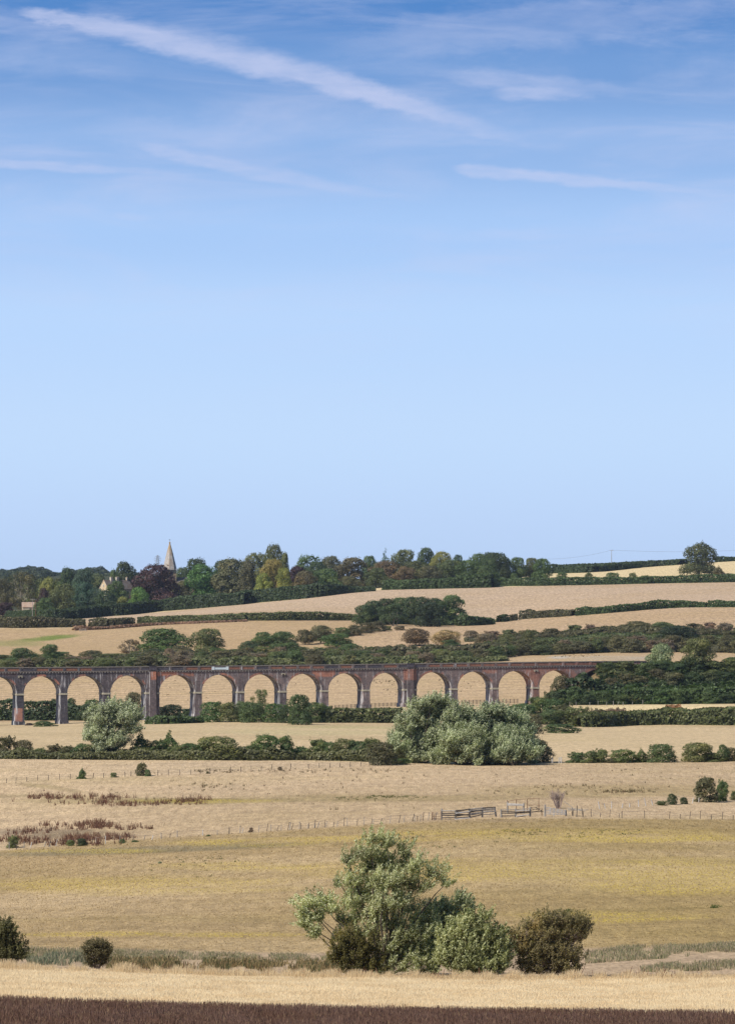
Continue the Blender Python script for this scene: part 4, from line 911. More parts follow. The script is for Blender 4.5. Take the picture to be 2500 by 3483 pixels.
def rails(name, label, posts, rls, pmat, rmat, rr=.10, cat='fence', ps=.13):
    """posts (zx, zbase, ztop, lean) and rails (zx0, zy0, zx1, zy1) traced in the enlarged view"""
    D0 = hit(rc('Z4', 400, 250)[0], rc('Z4', 400, 250)[1]); k = D0/F
    def W(zx, zy, d=0): px, y = rc('Z4', zx, zy); return Vector(((px-CX)*k, D0+d, CZ+(HY-y)*k))
    p0 = posts[0]; g = W(p0[0], p0[1]); X, Y, gz = g.x, D0+p0[4], float(zt(g.x, D0+p0[4])); e = empty(name, (X, Y, gz), 0, label, cat); O = Vector((X, Y, gz))
    def bz(zx): d = np.interp(zx, [p[0] for p in posts], [p[4] for p in posts]); return d
    for zx, zb, ztp, ln, d in posts:
        a = W(zx, zb, d); b = W(zx+ln, ztp, d); a.z = min(a.z, float(zt(a.x, a.y)))-.1; m = MB(); m.tube(tuple(a-O), tuple(b-O), ps, ps*.9, 6); m.obj('post', pmat, e)
    rg = random.Random(3)
    for x0, y0, x1, y1 in rls:
        a = W(x0, y0, bz(x0)-.14)-O; b = W(x1, y1, bz(x1)-.14)-O; mid = a.lerp(b, .5)+Vector((0, rg.uniform(-.04, .04), rg.uniform(-.05, .05)))
        m = MB(); q = rr*rg.uniform(.75, 1.2); m.path([tuple(a), tuple(mid), tuple(b)], q, q*.8, 5); m.obj('rail', rmat[rg.randrange(len(rmat))] if isinstance(rmat, list) else rmat, e)
    return e
GW = [M['greywood'], M['darkwood'], M['whitewood'], M['darkwood'], M['greywood']]
rails('timber_rail_pen', 'old timber rail pen of crooked poles in the pasture, the longer run', [(155, 258, 150, 0, 0), (290, 268, 165, 0, -.6), (440, 250, 150, -12, .5), (565, 240, 140, 2, 1.5), (708, 222, 138, -18, 2.5)],
      [(155, 172, 290, 168), (155, 196, 290, 192), (155, 212, 290, 212), (155, 240, 290, 236), (290, 168, 440, 155), (290, 180, 430, 188), (290, 196, 440, 180), (290, 205, 435, 215), (290, 222, 440, 208), (290, 240, 440, 232), (290, 254, 440, 246),
       (440, 158, 565, 148), (430, 172, 565, 166), (440, 186, 565, 172), (440, 202, 565, 188), (440, 215, 565, 202), (440, 236, 565, 212), (565, 148, 700, 142), (565, 160, 700, 154), (565, 172, 700, 168), (570, 190, 705, 184), (570, 212, 708, 208)], M['greywood'], GW)
rails('timber_rail_pen', 'shorter timber rail pen next to the gap in the pasture pens', [(752, 252, 155, 0, 0), (897, 248, 148, 0, 0), (1045, 225, 140, 0, 1)],
      [(752, 162, 897, 158), (752, 178, 897, 180), (752, 194, 897, 190), (752, 222, 897, 220), (752, 234, 897, 236), (897, 158, 1040, 152), (897, 172, 1040, 170), (897, 188, 1040, 182), (905, 196, 1045, 190), (915, 236, 1045, 208), (897, 228, 1040, 214)], M['greywood'], GW, .075)
rails('timber_rail_hurdle', 'single pale hurdle standing behind the shorter rail pen', [(838, 190, 110, 0, 9), (1003, 180, 125, 0, 9)], [(838, 130, 1003, 138), (838, 148, 1003, 152), (838, 140, 1003, 146)], M['greywood'], M['whitewood'], .07)
rails('wire_pen_fence', 'thin rusty wire pen fence behind the timber pens', [(846, 170, 108, 0, 13), (940, 160, 102, 0, 13), (1052, 170, 95, 0, 13), (1167, 190, 84, 0, 12)], [(846, 122, 940, 104), (940, 104, 1052, 96), (1052, 96, 1167, 86), (1060, 160, 1180, 160)], M['rust'], M['rust'], .035, ps=.05)
rails('brushwood_hurdle', 'dark tangled brushwood hurdle between the pen and metal gate', [(1058, 205, 140, 0, 3), (1170, 205, 150, 0, 3)], [(1058, 148, 1150, 140), (1058, 160, 1165, 176), (1060, 176, 1160, 154), (1060, 188, 1185, 190), (1060, 200, 1170, 182), (1100, 142, 1180, 190)], M['rust'], M['darkwood'], .045, ps=.05)
rails('metal_field_gate', 'sagging pale metal field gate hung beside the bare bush', [(1195, 228, 112, 2, 1), (1413, 222, 165, -4, 2)],
      [(1205, 138, 1410, 176), (1205, 154, 1410, 188), (1205, 170, 1410, 198), (1205, 186, 1410, 206), (1205, 206, 1410, 214), (1250, 146, 1244, 210), (1290, 152, 1284, 212), (1330, 160, 1322, 212), (1370, 168, 1364, 212), (1285, 240, 1289, 150)], M['greywood'], M['galv'], .05, 'gate')
rails('wire_hurdle', 'thin wire hurdle at the near end of the longer rail pen', [(60, 262, 182, 0, 0), (75, 262, 208, 0, 0), (93, 262, 208, 0, 0), (148, 262, 170, 0, 0)], [(60, 184, 150, 184), (60, 196, 150, 200), (60, 210, 150, 214), (60, 228, 150, 230), (60, 244, 150, 246)], M['rust'], M['rust'], .03, ps=.05)
rails('fallen_pole', 'slanting bare pole propped on wire beside the bare bush', [(1478, 175, 148, 0, 3), (1512, 228, 118, 4, 0), (1575, 228, 140, -14, 0)], [(1398, 88, 1482, 150), (1425, 152, 1560, 162), (1430, 168, 1628, 156), (1440, 176, 1600, 172)], M['darkwood'], M['greywood'], .05, 'pole', ps=.06)
# white gate panels in the gap of the middle hedge
def wgate(px0, px1, y0, y1, label):
    D = hit((px0+px1)/2, y1); k = D/F; X, Y, z = gp((px0+px1)/2, D); w = (px1-px0)*k/2; H = (y1-y0)*k
    e = empty('metal_gate', (X, Y, z), 0, label, 'gate'); m = MB()
    for x in (-w, w): m.tube((x, 0, -.2), (x, 0, H), .08, .08)
    m.obj('frame', M['whitewood'], e); n = MB()
    for i in range(5): zz = H*(.15+.2*i); n.tube((-w, 0, zz), (w, 0, zz+.12), .05, .05)
    n.obj('bars', M['whitewood'], e)
wgate(1876, 1879, 2577, 2596, 'narrow white gatepost panel at the foot of the dark shrub'); wgate(1900, 1909, 2577, 2596, 'small white barred gate standing alone in the hedge gap')
# field gate on the hill
e = empty('field_gate', gp(272, hit(272, 2147)), 0, 'grey five bar field gate below the hill hedge', 'gate'); k = hit(272, 2147)/F
for x in (0, 22*k): m = MB(); m.tube((x, 0, -.2), (x, 0, 1.4), .12, .12); m.obj('post', M['greywood'], e)
m = MB()
for i in range(5): m.tube((0, 0, .3+.25*i), (22*k, 0, .3+.25*i), .06, .06, 4)
m.obj('bars', M['greywood'], e)
# post-and-rail fences beyond the viaduct
def prail(px0, px1, y0, y1, label, n, mat, D, h=1.5):
    e = None; pts = []
    for i in range(n+1): px = px0+(px1-px0)*i/n; X, Y, z = gp(px, D+(px-px0)*.02); z = CZ+(HY-(y0+(y1-y0)*i/n))/F*Y if False else z; pts.append(Vector((X, Y, z)))
    e = empty('post_and_rail_fence', pts[0], 0, label, 'fence')
    for p in pts: m = MB(); a = p-pts[0]; m.tube(tuple(a-Vector((0, 0, .3))), tuple(a+Vector((0, 0, h))), .12, .11, 6); m.obj('post', mat, e)
    for z in (.35, .8, 1.25):
        m = MB(); m.path([tuple(p-pts[0]+Vector((0, 0, z*h/1.5))) for p in pts], .07, .07, 4); m.obj('rail', mat, e)
prail(1140, 1372, 2415, 2408, 'dark post and rail fence seen under the viaduct arches', 17, M['darkwood'], 1330, 1.25)
prail(1570, 1760, 2402, 2397, 'dark post and rail fence beyond the second of two wide piers', 15, M['darkwood'], 1345, 1.4)
fence_line('post_and_wire_fence', 'grey posts and strut in bright straw at the foot of the scrub bank', [(1937, 2403), (1958, 2401), (2005, 2400), (2033, 2400), (2062, 2401), (2085, 2402), (2095, 2402), (2118, 2401), (2150, 2398), (2185, 2397)], [2.0, 1.7, 1.4, 2.1, 1.8, 2.2], M['greywood'], [0, .02, .0, 0, 0, 0, .6], .11, 1)
fence_line('post_and_wire_fence', 'faint line of posts below the long hill hedge', [(x, np.interp(x, [470, 850, 1216], [2126, 2112, 2113])) for x in range(470, 1216, 34)], 1.2, M['darkwood'], None, .09, 1)
# ------------------------------------------------------------------ trees and bushes, each placed by bearing, depth and size
def T(reg, kind, zx, ztop, zw, col, label, base=None, Y=None, name=None, cat=None, group=None, **k):
    px, yt = rc(reg, zx, ztop); w = zw*RS.get(reg, .5221)
    D = Y if Y else hit(px, rc(reg, 0, base)[1])
    shr = kind in ('bush', 'scrub', 'spire', 'dwarf')
    if group in (V_, cg, sg) and not shr: w *= 1.12 if group == V_ else (1.45 if group == cg else 1.1)
    if group == V_: Y = D = max(D, HEDGE_D(px)+12+(D-2280)*.3)
    name = name or ('shrub' if shr else {'conifer': 'conifer_tree', 'greywil': 'willow_tree', 'oak': 'oak_tree', 'beech': 'beech_tree', 'open': 'ash_tree'}.get(kind, 'broadleaf_tree'))
    return plant(kind, px, yt, w, D, col, name, label, cat or ('shrub' if shr else 'tree'), group, **k)
cg = 'trees of the dense hill clump'; sg = 'trees rising from the scrub behind the viaduct'
V_ = 'village trees on the hill'
_hx = [0, 177, 418, 574, 850, 1065, 1185, 1315, 1680, 2120]; _hy = [2110, 2107, 2094, 2077, 2054, 2033, 2016, 2006, 1997, 1987]
_hd = {}
def HEDGE_D(px):
    k = round(px/40)*40
    if k not in _hd: _hd[k] = max(hit(q, np.interp(q, _hx, _hy)) for q in (k-40, k, k+40))
    return _hd[k]
def under(name, label, px0, px1, tops, Yd, col, dep, n=26, sz=.45):
    xs = np.linspace(px0, px1, n); pts = []
    for x in xs: D = Yd(x) if callable(Yd) else Yd; X, Y, z = gp(x, D); pts.append((X, Y, max(1.0, CZ+(HY-np.interp(x, *tops))/F*D-z)))
    return hedge(name, pts, label, C[col], dep, 1.2, sz, .42, cat='thicket')
far_rng = np.random.RandomState(5)
# distant wooded hills, one mass
def far_wood(name, label, y_top, x0, x1, D0, D1, n, hgt, col, seed):
    rng = np.random.RandomState(seed); Ps, Fs, rn, cl = [], [], [], []; off = 0
    for i in range(n):
        px = rng.uniform(x0, x1); D = rng.uniform(D0, D1); X, Y, z = gp(px, D)
        f = (D-D0)/(D1-D0); yt = np.interp(px, y_top[0], y_top[1])+ (1-f)*rng.uniform(10, 34)+rng.uniform(0, 6)
        top = CZ+(HY-yt)/F*D; r = rng.uniform(5, 9)
        m = 230; d = unit(rng.normal(size=(m, 3))); d[:, 2] = np.abs(d[:, 2])*1.0-.25
        P = np.array([X, Y, top-r])+d*r*np.array([1.1, 1.1, 1])*(.82+.3*vnoise(d[:, 0]*3+i, d[:, 2]*3+9))[:, None]
        v, q = leaf_quads(P, unit(d+rng.normal(size=(m, 3))*.4), np.full(m, 1.0)*rng.uniform(.6, 1.2, m), rng, 1.2)
        Ps.append(v); Fs.append(q+off); off += len(v); rn.append(rng.rand(m)); cl.append(np.full(m, rng.rand()))
    o = link(name, np_mesh(name, np.concatenate(Ps), np.concatenate(Fs), {'rnd': np.concatenate(rn), 'clump': np.concatenate(cl)}), M['leaf']); o.color = (*C[col], 1)
    return tag(o, label, 'wood', kind='stuff')
far_wood('distant_wood', 'far wooded ridge fading to blue beyond the village', ([0, 40, 130, 200, 290, 340, 385, 700], [1932, 1924, 1917, 1938, 1922, 1920, 1938, 1945]), -150, 700, 4200, 5600, 330, 1, 'far', 3)
far_wood('hillside_wood', 'mid distance wood spread between the village and the far ridge', ([-100, 60, 120, 200, 400, 640, 700], [1955, 1950, 1945, 1958, 1965, 1960, 1966]), -150, 700, 3000, 3900, 260, 1, 'mid', 4)
for a in [  # kind, x, top, width, colour, label, base or depth
 ('open', 140, 243, 190, 'br', 'wide open ash tree whose pale limbs show, in front of the barn', dict(base=512)),
 ('tall', 18, 288, 130, 'br', 'dark brown green tree cut by the edge of the view beside the ash', dict(base=520)),
 ('beech', 40, 440, 130, 'pu', 'low purple brown tree at the foot of the open ash', dict(base=524)),
 ('beech', 5, 470, 60, 'br', 'small dark round tree below the purple brown one', dict(base=522)),
 ('tall', 435, 217, 115, 'dk', 'tall dark oak, highest of the trees between ash and house', dict(Y=2600)),
 ('tall', 545, 224, 128, 'bg', 'tall blue green tree beside the highest dark oak', dict(Y=2570)),
 ('oak', 545, 308, 160, 'bg', 'broad blue green tree rising above the clipped hedge', dict(Y=2440)),
 ('tall', 410, 318, 150, 'ol', 'olive tree with pale trunks below the tall dark oak', dict(Y=2460)),
 ('beech', 290, 345, 72, 'pu', 'small dark purple tree between the ash and olive trees', dict(Y=2500)),
 ('oak', 322, 278, 110, 'yg', 'yellowish tree above the small dark purple one', dict(Y=2700)),
 ('oak', 232, 285, 130, 'ol', 'mid green tree behind the open ash', dict(Y=2720)),
 ('oak', 350, 360, 90, 'ol', 'pale olive round tree beside the small purple one', dict(Y=2490)),
 ('oak', 290, 410, 120, 'gr', 'green bushy tree behind the two utility poles', dict(Y=2430)),
 ('oak', 640, 255, 130, 'mid', 'grey green tree just behind the gable end of the house', dict(Y=2750)),
 ('oak', 640, 350, 90, 'bg', 'dark tree standing in front of the house gable corner', dict(Y=2400)),
 ('beech', 826, 181, 172, 'dk', 'large round dark tree rising behind the house chimneys', dict(Y=2650)),
 ('beech', 745, 230, 80, 'gr', 'smaller green tree at the side of the round tree behind the house', dict(Y=2640)),
 ('beech', 1008, 197, 285, 'pu', 'huge domed copper beech between the house and the church', dict(Y=2420)),
 ('tall', 766, 300, 128, 'gr', 'leafy tree hiding the middle of the house front', dict(Y=2312)),
 ('oak', 690, 362, 130, 'dk', 'dark low tree in front of the house gable', dict(Y=2318)),
 ('oak', 908, 342, 120, 'lime', 'bright green small tree at the foot of the copper beech', dict(Y=2300)),
 ('oak', 795, 402, 85, 'yg', 'low yellow green bush tree in front of the house', dict(Y=2290)),
 ('oak', 1190, 300, 130, 'br', 'dull tree between the copper beech and bright green chestnut', dict(Y=2500)),
 ('oak', 1185, 215, 90, 'mid', 'far grey green tree just beyond the church nave', dict(Y=2950)),
 ('tall', 1272, 157, 150, 'dk', 'dark tree standing behind the bright green chestnut', dict(Y=2750)),
 ('beech', 1322, 196, 215, 'lime', 'large bright green chestnut tree near the church', dict(Y=2520)),
 ('tall', 1438, 172, 110, 'dk', 'dark narrow tree peering over the bright green chestnut', dict(Y=2740)),
 ('beech', 1520, 158, 250, 'br', 'broad dark brown green tree next to the bright chestnut', dict(Y=2560)),
 ('oak', 1450, 380, 260, 'gy', 'pale grey green willow scrub behind the long hedge', dict(Y=2440)),
 ('bush', 320, 462, 60, 'gy', 'pale round bush in the gap beside the utility poles', dict(base=508)),
]: T('R1', *a[:6], **a[6], group=V_ if a[0] not in ('bush',) else None)
for a in [
 ('tall', 78, 122, 165, 'ol', 'olive oak at the edge of the tallest knobbly oak', dict(Y=2680)),
 ('tall', 198, 65, 120, 'ol', 'tallest knobbly oak breaking the skyline of the village wood', dict(Y=2660)),
 ('tall', 268, 118, 68, 'ol', 'narrow side tree leaning off the tallest knobbly oak', dict(Y=2655)),
 ('beech', 25, 168, 130, 'br', 'very dark tree below the olive oak', dict(Y=2520)),
 ('tall', 185, 160, 140, (.13, .105, .03), 'tall tree turning yellow in front of the tallest oak', dict(Y=2500)),
 ('tall', 130, 250, 95, 'yg', 'yellow green tree lowest in front of the tallest oak', dict(Y=2460)),
 ('tall', 262, 215, 90, (.12, .115, .03), 'yellow tinged narrow tree beside the tree turning yellow', dict(Y=2470)),
 ('beech', 350, 205, 140, 'pu', 'dark brown tree between the yellow trees and the paler one', dict(Y=2560)),
 ('open', 425, 133, 185, 'gr', 'light branching green tree showing gaps against the sky', dict(Y=2700)),
 ('oak', 400, 235, 140, 'br', 'dull low tree beneath the light branching tree', dict(Y=2470)),
 ('oak', 480, 175, 130, 'dk', 'dark green tree below the light branching one', dict(Y=2640)),
 ('oak', 572, 140, 135, 'br', 'dark brown topped tree in the middle of the wood', dict(Y=2680)),
 ('beech', 540, 222, 175, 'gr', 'bright leafy tree with a pale flank above the hedge', dict(Y=2450)),
 ('beech', 700, 150, 225, 'br', 'largest brown green chestnut above the end of the long hedge', dict(Y=2520)),
 ('oak', 690, 270, 130, 'br', 'lower brown tree at the foot of the largest chestnut', dict(Y=2440)),
 ('oak', 822, 137, 110, 'gr', 'mid green tree beside the largest brown chestnut', dict(Y=2720)),
 ('oak', 925, 170, 190, 'ru', 'reddish brown tree in the centre of the wood', dict(Y=2600)),
 ('oak', 860, 215, 140, 'mid', 'dull green tree under the reddish brown one', dict(Y=2480)),
 ('conifer', 920, 112, 95, 'bg', 'pointed dark conifer poking above the wood', dict(Y=2800)),
 ('oak', 1040, 97, 160, 'mid', 'rounded dull green tree next to the pointed conifer', dict(Y=2780)),
 ('beech', 1190, 86, 135, 'dk', 'dark dome highest at the right half of the wood', dict(Y=2850)),
 ('oak', 1282, 110, 130, 'yg', 'pale yellow green willow on the skyline of the wood', dict(Y=2820)),
 ('oak', 1388, 130, 85, 'bg', 'small dark crown on the skyline after the pale willow', dict(Y=2900)),
 ('oak', 1125, 170, 200, 'mid', 'broad dull tree under the dark dome', dict(Y=2600)),
 ('oak', 1040, 205, 130, 'ru', 'rusty tinged tree in the low middle of the wood', dict(Y=2520)),
 ('oak', 1215, 200, 150, 'br', 'brown green tree below the pale willow', dict(Y=2560)),
 ('oak', 1340, 165, 170, 'mid', 'dull green tree between pale willow and small dark crown', dict(Y=2600)),
 ('oak', 1450, 165, 160, 'gr', 'green tree where the wood grows level', dict(Y=2580)),
 ('tall', 1530, 122, 120, 'gr', 'upright green tree towards the wood end', dict(Y=2700)),
 ('tall', 1605, 115, 130, 'dk', 'upright dark tree closest to the wood end', dict(Y=2690)),
 ('oak', 1560, 200, 160, 'gr', 'lower green tree before the two upright trees', dict(Y=2560)),
]: T('R2', *a[:6], **a[6], group=V_)
for a in [
 ('tall', 70, 116, 150, 'dk', 'dark close grown tree just before the gap in the skyline wood', dict(Y=2660)),
 ('tall', 20, 150, 110, 'gr', 'green tree filling below the last dark trees', dict(Y=2600)),
 ('tall', 128, 148, 75, 'gr', 'narrow tree at the very gap in the skyline wood', dict(Y=2665)),
 ('tall', 212, 147, 100, 'gr', 'first tree beyond the gap in the skyline wood', dict(Y=2670)),
 ('tall', 298, 150, 105, 'ol', 'paler middle tree of the group beyond the gap', dict(Y=2680)),
 ('beech', 370, 154, 110, 'gr', 'rounded end tree of the skyline wood', dict(Y=2660)),
]: T('R3', *a[:6], **a[6], group=V_)
for a in [
 ('bush', 340, 238, 85, 'gr', 'round bush growing out of the upper field hedge, widest near the wood'), ('bush', 190, 247, 55, 'gr', 'small round bush in the field hedge nearest to the wood'),
 ('bush', 505, 240, 78, 'gr', 'round bush third along the field hedge from the wood'), ('bush', 675, 244, 60, 'ol', 'pale green bush topping the field hedge below the power pole'),
 ('bush', 828, 244, 95, 'gr', 'largest bush of the field hedge just past the power pole'), ('bush', 966, 245, 58, 'ol', 'lighter bush on the field hedge after the largest one'),
 ('bush', 1040, 262, 85, 'gr', 'low bush beside a thin gap of the field hedge')]:
    D = hit(rc('R3', a[1])[0], 1820+.5221*(326-(a[1]-340)*.012))+3; T('R3', *a[:6], Y=D, group='bushes in the upper field hedge')
D_oak = hit(rc('R3', 1390)[0], rc('R3', 0, 262)[1])
for (dx_, tp, w_) in ((0, 0, 0),):
    rng = np.random.RandomState(77)      # the great oak on the skyline: two broad tiers on a short trunk
    L = []
    for i in range(16): a = i*2.4; r = .30*math.sqrt((i+.5)/16); L.append((math.cos(a)*r+.04, math.sin(a)*r, .85-.16*(r/.30)**2+rng.uniform(-.03, .03), .125, .125, .11))
    for i in range(20): a = i*2.4+1; r = .43*math.sqrt((i+.5)/20); L.append((math.cos(a)*r-.01, math.sin(a)*r, .36-.12*(r/.43)**2+rng.uniform(-.05, .05)+.02, .125, .125, .12))
    for i in range(12): a = i*2.4; L.append((math.cos(a)*.24+.07, math.sin(a)*.24, .57+rng.uniform(-.09, .09), .125, .125, .12))
    L += [(.38, 0, .64, .11, .10, .10), (.41, 0, .54, .08, .1, .07), (-.30, .05, .66, .11, .1, .09), (-.26, 0, .78, .10, .1, .08), (.34, .1, .45, .07, .08, .06)]
    c = crown_mesh('crown', L, 13000, .0125, rng, gap=.18, norm=(.02,)); t = limbs(rng, L, .035, .2, every=2)
    PROT[('greatoak', 0)] = (c, t.mesh('trunk'), 'leaf', 'bark')
T('R3', 'greatoak', 1390, 55, 238, (.042, .050, .022), 'great two tiered oak standing alone in the pale stubble by the skyline', Y=D_oak, idx=0, rz=0, name='oak_tree')
T('R3', 'spire', 1518, 204, 75, 'br', 'small pointed bush beside the great lone oak', base=264)
# clump on the hill
cg = 'trees of the dense hill clump'
for a in [('beech', 790, 455, 100, 'dk', 'lowest dark tree at the sloping start of the hill clump', 592, 1), ('beech', 850, 428, 110, 'dk', 'domed tree beside the sloping start of the hill clump', 590, 1),
          ('oak', 925, 414, 120, 'dk', 'dark tree above the pale trunks of the hill clump', 585, 1), ('oak', 1010, 408, 110, 'gr', 'tree over the two pale trunks in the hill clump', 585, 1), ('beech', 1080, 405, 120, 'dk', 'dark tree in the very middle of the hill clump', 588, 1),
          ('beech', 1160, 405, 120, 'dk', 'tall dark tree just past the middle of the hill clump', 592, 1), ('beech', 1250, 412, 120, 'dk', 'dark tree beside the rounded end of the hill clump', 594, 1),
          ('beech', 1345, 393, 145, 'gr', 'big rounded lighter tree ending the hill clump', 594, 1), ('oak', 970, 450, 120, 'dk', 'nearer dark tree within the hill clump', 592, 0), ('beech', 1210, 440, 130, 'blk', 'nearer black green tree deep in the hill clump', 597, 0)]:
    T('R2', *a[:6], base=a[6]-(6 if a[7] else 0), group=cg)
for zx in (972, 996):
    px, y = rc('R2', zx, 592); D = hit(px, y)-6; X, Y, z = gp(px, D); k = D/F; e = empty('bare_tree', (X, Y, z), 0, 'pale bare trunk tree before the dark hill clump, '+('the forked one' if zx < 980 else 'the straighter one'), 'tree'); m = MB()
    h = 48*k; m.path([(0, 0, -.3), (.3, 0, h*.4), (.1, 0, h)], .26, .08, 6); m.obj('trunk', M['dullbark'], e); m = MB()
    for s in (-1, 1): m.path([(.3, 0, h*.4), (s*1.6, 0, h*.75), (s*2.2, 0, h*1.02)], .12, .04, 5)
    if zx < 980: m.path([(0, 0, .2), (-2.6, 0, h*.3), (-4, 0, h*.5)], .12, .05, 5)
    m.obj('branch', M['dullbark'], e)
under('thicket', 'dark low growth under the trees of the hill clump', rc('R2', 760)[0], rc('R2', 1400)[0], ([0, 2500], [2098, 2098]), lambda x: hit(x, 2124)+4, 'dk', 8, 16)
T('R2', 'dwarf', 1015, 588, 75, 'pk', 'low pinkish brown bush at the foot of the pale trunks', base=620); T('R2', 'scrub', 870, 560, 130, 'br', 'dark bush at the lower corner of the hill clump', base=628); T('R2', 'scrub', 930, 590, 70, 'ol', 'olive bush next to the low pinkish one', base=622)
T('R2', 'bush', 795, 568, 110, 'br', 'dark round bush where two hill hedges meet', base=640); T('R2', 'bush', 712, 585, 120, 'br', 'brown green bush on the diagonal hill hedge', base=655); T('R2', 'bush', 645, 600, 110, 'gr', 'green bush near the low end of the diagonal hedge', base=662)

# band of scrub behind the viaduct: marked trees first
sg = 'trees rising from the scrub behind the viaduct'
for a in [('R1', 'oak', 148, 735, 150, 'gr', 'round green tree above the second arch in the scrub band', 1640), ('R1', 'tall', 330, 712, 110, 'gr', 'green tree above the third arch with paler side bush', 1650), ('R1', 'oak', 375, 758, 175, 'gr', 'wide green bush tree below the green tree above the third arch', 1670),
          ('R1', 'oak', 20, 786, 100, 'br', 'brown green tree above the first cut arch', 1680), ('R1', 'oak', 600, 750, 140, 'br', 'dark brown tree above the fourth arch', 1680), ('R1', 'open', 848, 680, 125, 'pk', 'half bare pinkish tree beside the big domed oak', 1700),
          ('R1', 'beech', 1062, 610, 315, 'gr', 'big domed oak, largest in the scrub behind the viaduct', 1720), ('R1', 'oak', 1010, 740, 180, 'dk', 'dark lower tree under the big domed oak', 1665), ('R1', 'oak', 1180, 720, 130, 'br', 'brown scrub tree at the side of the big domed oak', 1668),
          ('R1', 'oak', 1352, 610, 195, 'ol', 'tall round olive tree next after the big domed oak', 1715), ('R1', 'oak', 1530, 742, 150, 'dk', 'dark low tree after the tall olive one', 1690), ('R1', 'oak', 1622, 690, 120, 'dk', 'dark tree starting the green cluster behind the viaduct', 1710),
          ('R1', 'oak', 700, 770, 150, 'ol', 'yellow olive scrub tree before the half bare pinkish tree', 1665), ('R1', 'oak', 470, 800, 110, 'pk', 'faded pink brown bush above the gap of the third and fourth arches', 1660),
          ('R2', 'oak', 135, 632, 150, 'gr', 'bright tree in the green cluster behind the viaduct', 1740), ('R2', 'oak', 250, 628, 165, 'gr', 'wider bright tree in the green cluster behind the viaduct', 1735), ('R2', 'oak', 400, 616, 110, 'br', 'dusky purple brown tree beside the green cluster', 1765),
          ('R2', 'oak', 500, 588, 150, 'br', 'taller dusky brown tree beside the green cluster', 1775), ('R2', 'oak', 602, 642, 190, 'gr', 'spreading green oak below the diagonal hedge', 1740), ('R2', 'oak', 700, 708, 155, 'gr', 'round green tree low in front of the spreading oak', 1670),
          ('R2', 'oak', 300, 700, 190, 'gr', 'lower wide green tree under the green cluster', 1680), ('R2', 'oak', 1116, 608, 165, 'ru', 'russet leaved tree standing against the stubble', 1745), ('R2', 'oak', 1312, 618, 175, 'tan', 'tan tree with dying leaves past the russet one', 1740),
          ('R2', 'oak', 1350, 680, 100, 'gr', 'green bush tree at the side of the dying tan tree', 1725), ('R2', 'scrub', 1600, 645, 100, 'ol', 'olive scrub tree near the crest past the dying tan tree', 1760), ('R2', 'oak', 60, 720, 150, 'dk', 'shaded green tree below the start of the green cluster', 1680),
          ('R3', 'oak', 1255, 590, 235, 'blk', 'large near black tree in the high scrub band', 1720), ('R3', 'oak', 770, 638, 130, 'dk', 'smaller dark tree in the high scrub band', 1740), ('R3', 'oak', 665, 645, 95, (.17, .13, .03), 'yellow leaved tree in the high scrub band', 1745),
          ('R3', 'oak', 262, 620, 120, 'br', 'dusky tree breaking the start of the high scrub band', 1790), ('R3', 'oak', 990, 560, 170, 'br', 'broad brown green tree on the crest of the high scrub band', 1800), ('R3', 'oak', 1150, 565, 130, 'ol', 'olive tree on the crest by the near black tree', 1790)]:
    T(a[0], *a[1:6], a[6], Y=a[7]+30, group=sg)
# the unnamed rest of the scrub: bushes row on row
arches = [(0, 50), (50, 205), (205, 355), (355, 520), (520, 660), (660, 805), (805, 950), (950, 1095), (1095, 1235), (1235, 1400), (1400, 1535), (1535, 1675), (1675, 1815), (1815, 1950), (1950, 2100), (2100, 2300), (2300, 2520)]
ordn = ['first cut', 'second', 'third', 'fourth', 'fifth', 'sixth', 'seventh', 'eighth', 'ninth', 'tenth', 'eleventh', 'twelfth', 'thirteenth', 'fourteenth', 'last']
CN = dict(br='brown green', ol='olive', gr='green', dk='dark green', pk='faded pinkish', ru='rusty', gy='grey green', bg='blue green', mid='dull green', tan='tan')
rv = random.Random(21)
_cnt = {}
def band(tops, y0s, x0, x1, Ys, w0, w1, cols, where, grp, step, kinds=('bush', 'scrub', 'scrub')):
    """rows of bushes; tops (xs, ys) is the skyline of the band"""
    for r, Yd in enumerate(Ys):
        f = r/max(1, len(Ys)-1); x = x0+rv.uniform(0, step)
        while x < x1:
            w = rv.uniform(w0, w1); D = Yd+rv.uniform(-8, 8); X, Y, z = gp(x, D); gy = HY-(z-CZ)*F/D
            top = np.interp(x, tops[0], tops[1]); yt = top+(1-f)*(np.interp(x, y0s[0], y0s[1])-top)*.42+rv.uniform(-6, 12)
            yt = min(yt, gy-(rv.uniform(30, 42) if x > 420 or Yd < 1650 else rv.uniform(16, 24))); col = rv.choice(cols); kd = rv.choice(kinds)
            row = ['lowest', 'middle', 'upper', 'crest'][min(3, int(f*3.99))]
            lb = where(x, CN[col], row)
            plant(kd, x, yt, w, D, col, 'shrub', lb, 'shrub', grp, idx=rv.randrange(4)); x += step*rv.uniform(.75, 1.25)
def over(x, c, row):
    for i, (a, b) in enumerate(arches):
        if a <= x < b:
            wh = f'above the {ordn[i]} arch' if i < 15 else ('above the pale grass knoll' if i == 15 else 'beyond the knoll')
            return f'{c} scrub, {row} row behind the viaduct {wh}'
    return f'{c} scrub, {row} row behind the viaduct, at the very edge'
band(([0, 80, 230, 300, 420, 560, 640, 760, 850, 1000, 1180, 1250, 1400, 1600, 1700], [2240, 2240, 2240, 2236, 2226, 2190, 2200, 2215, 2210, 2190, 2200, 2200, 2198, 2195, 2168]), ([0, 1700], [2262, 2245]), -40, 1720, [1618, 1660, 1700], 46, 84, ['br', 'ol', 'gr', 'br', 'mid', 'br', 'pk', 'ol'], over, 'scrub bushes behind the viaduct',  56)
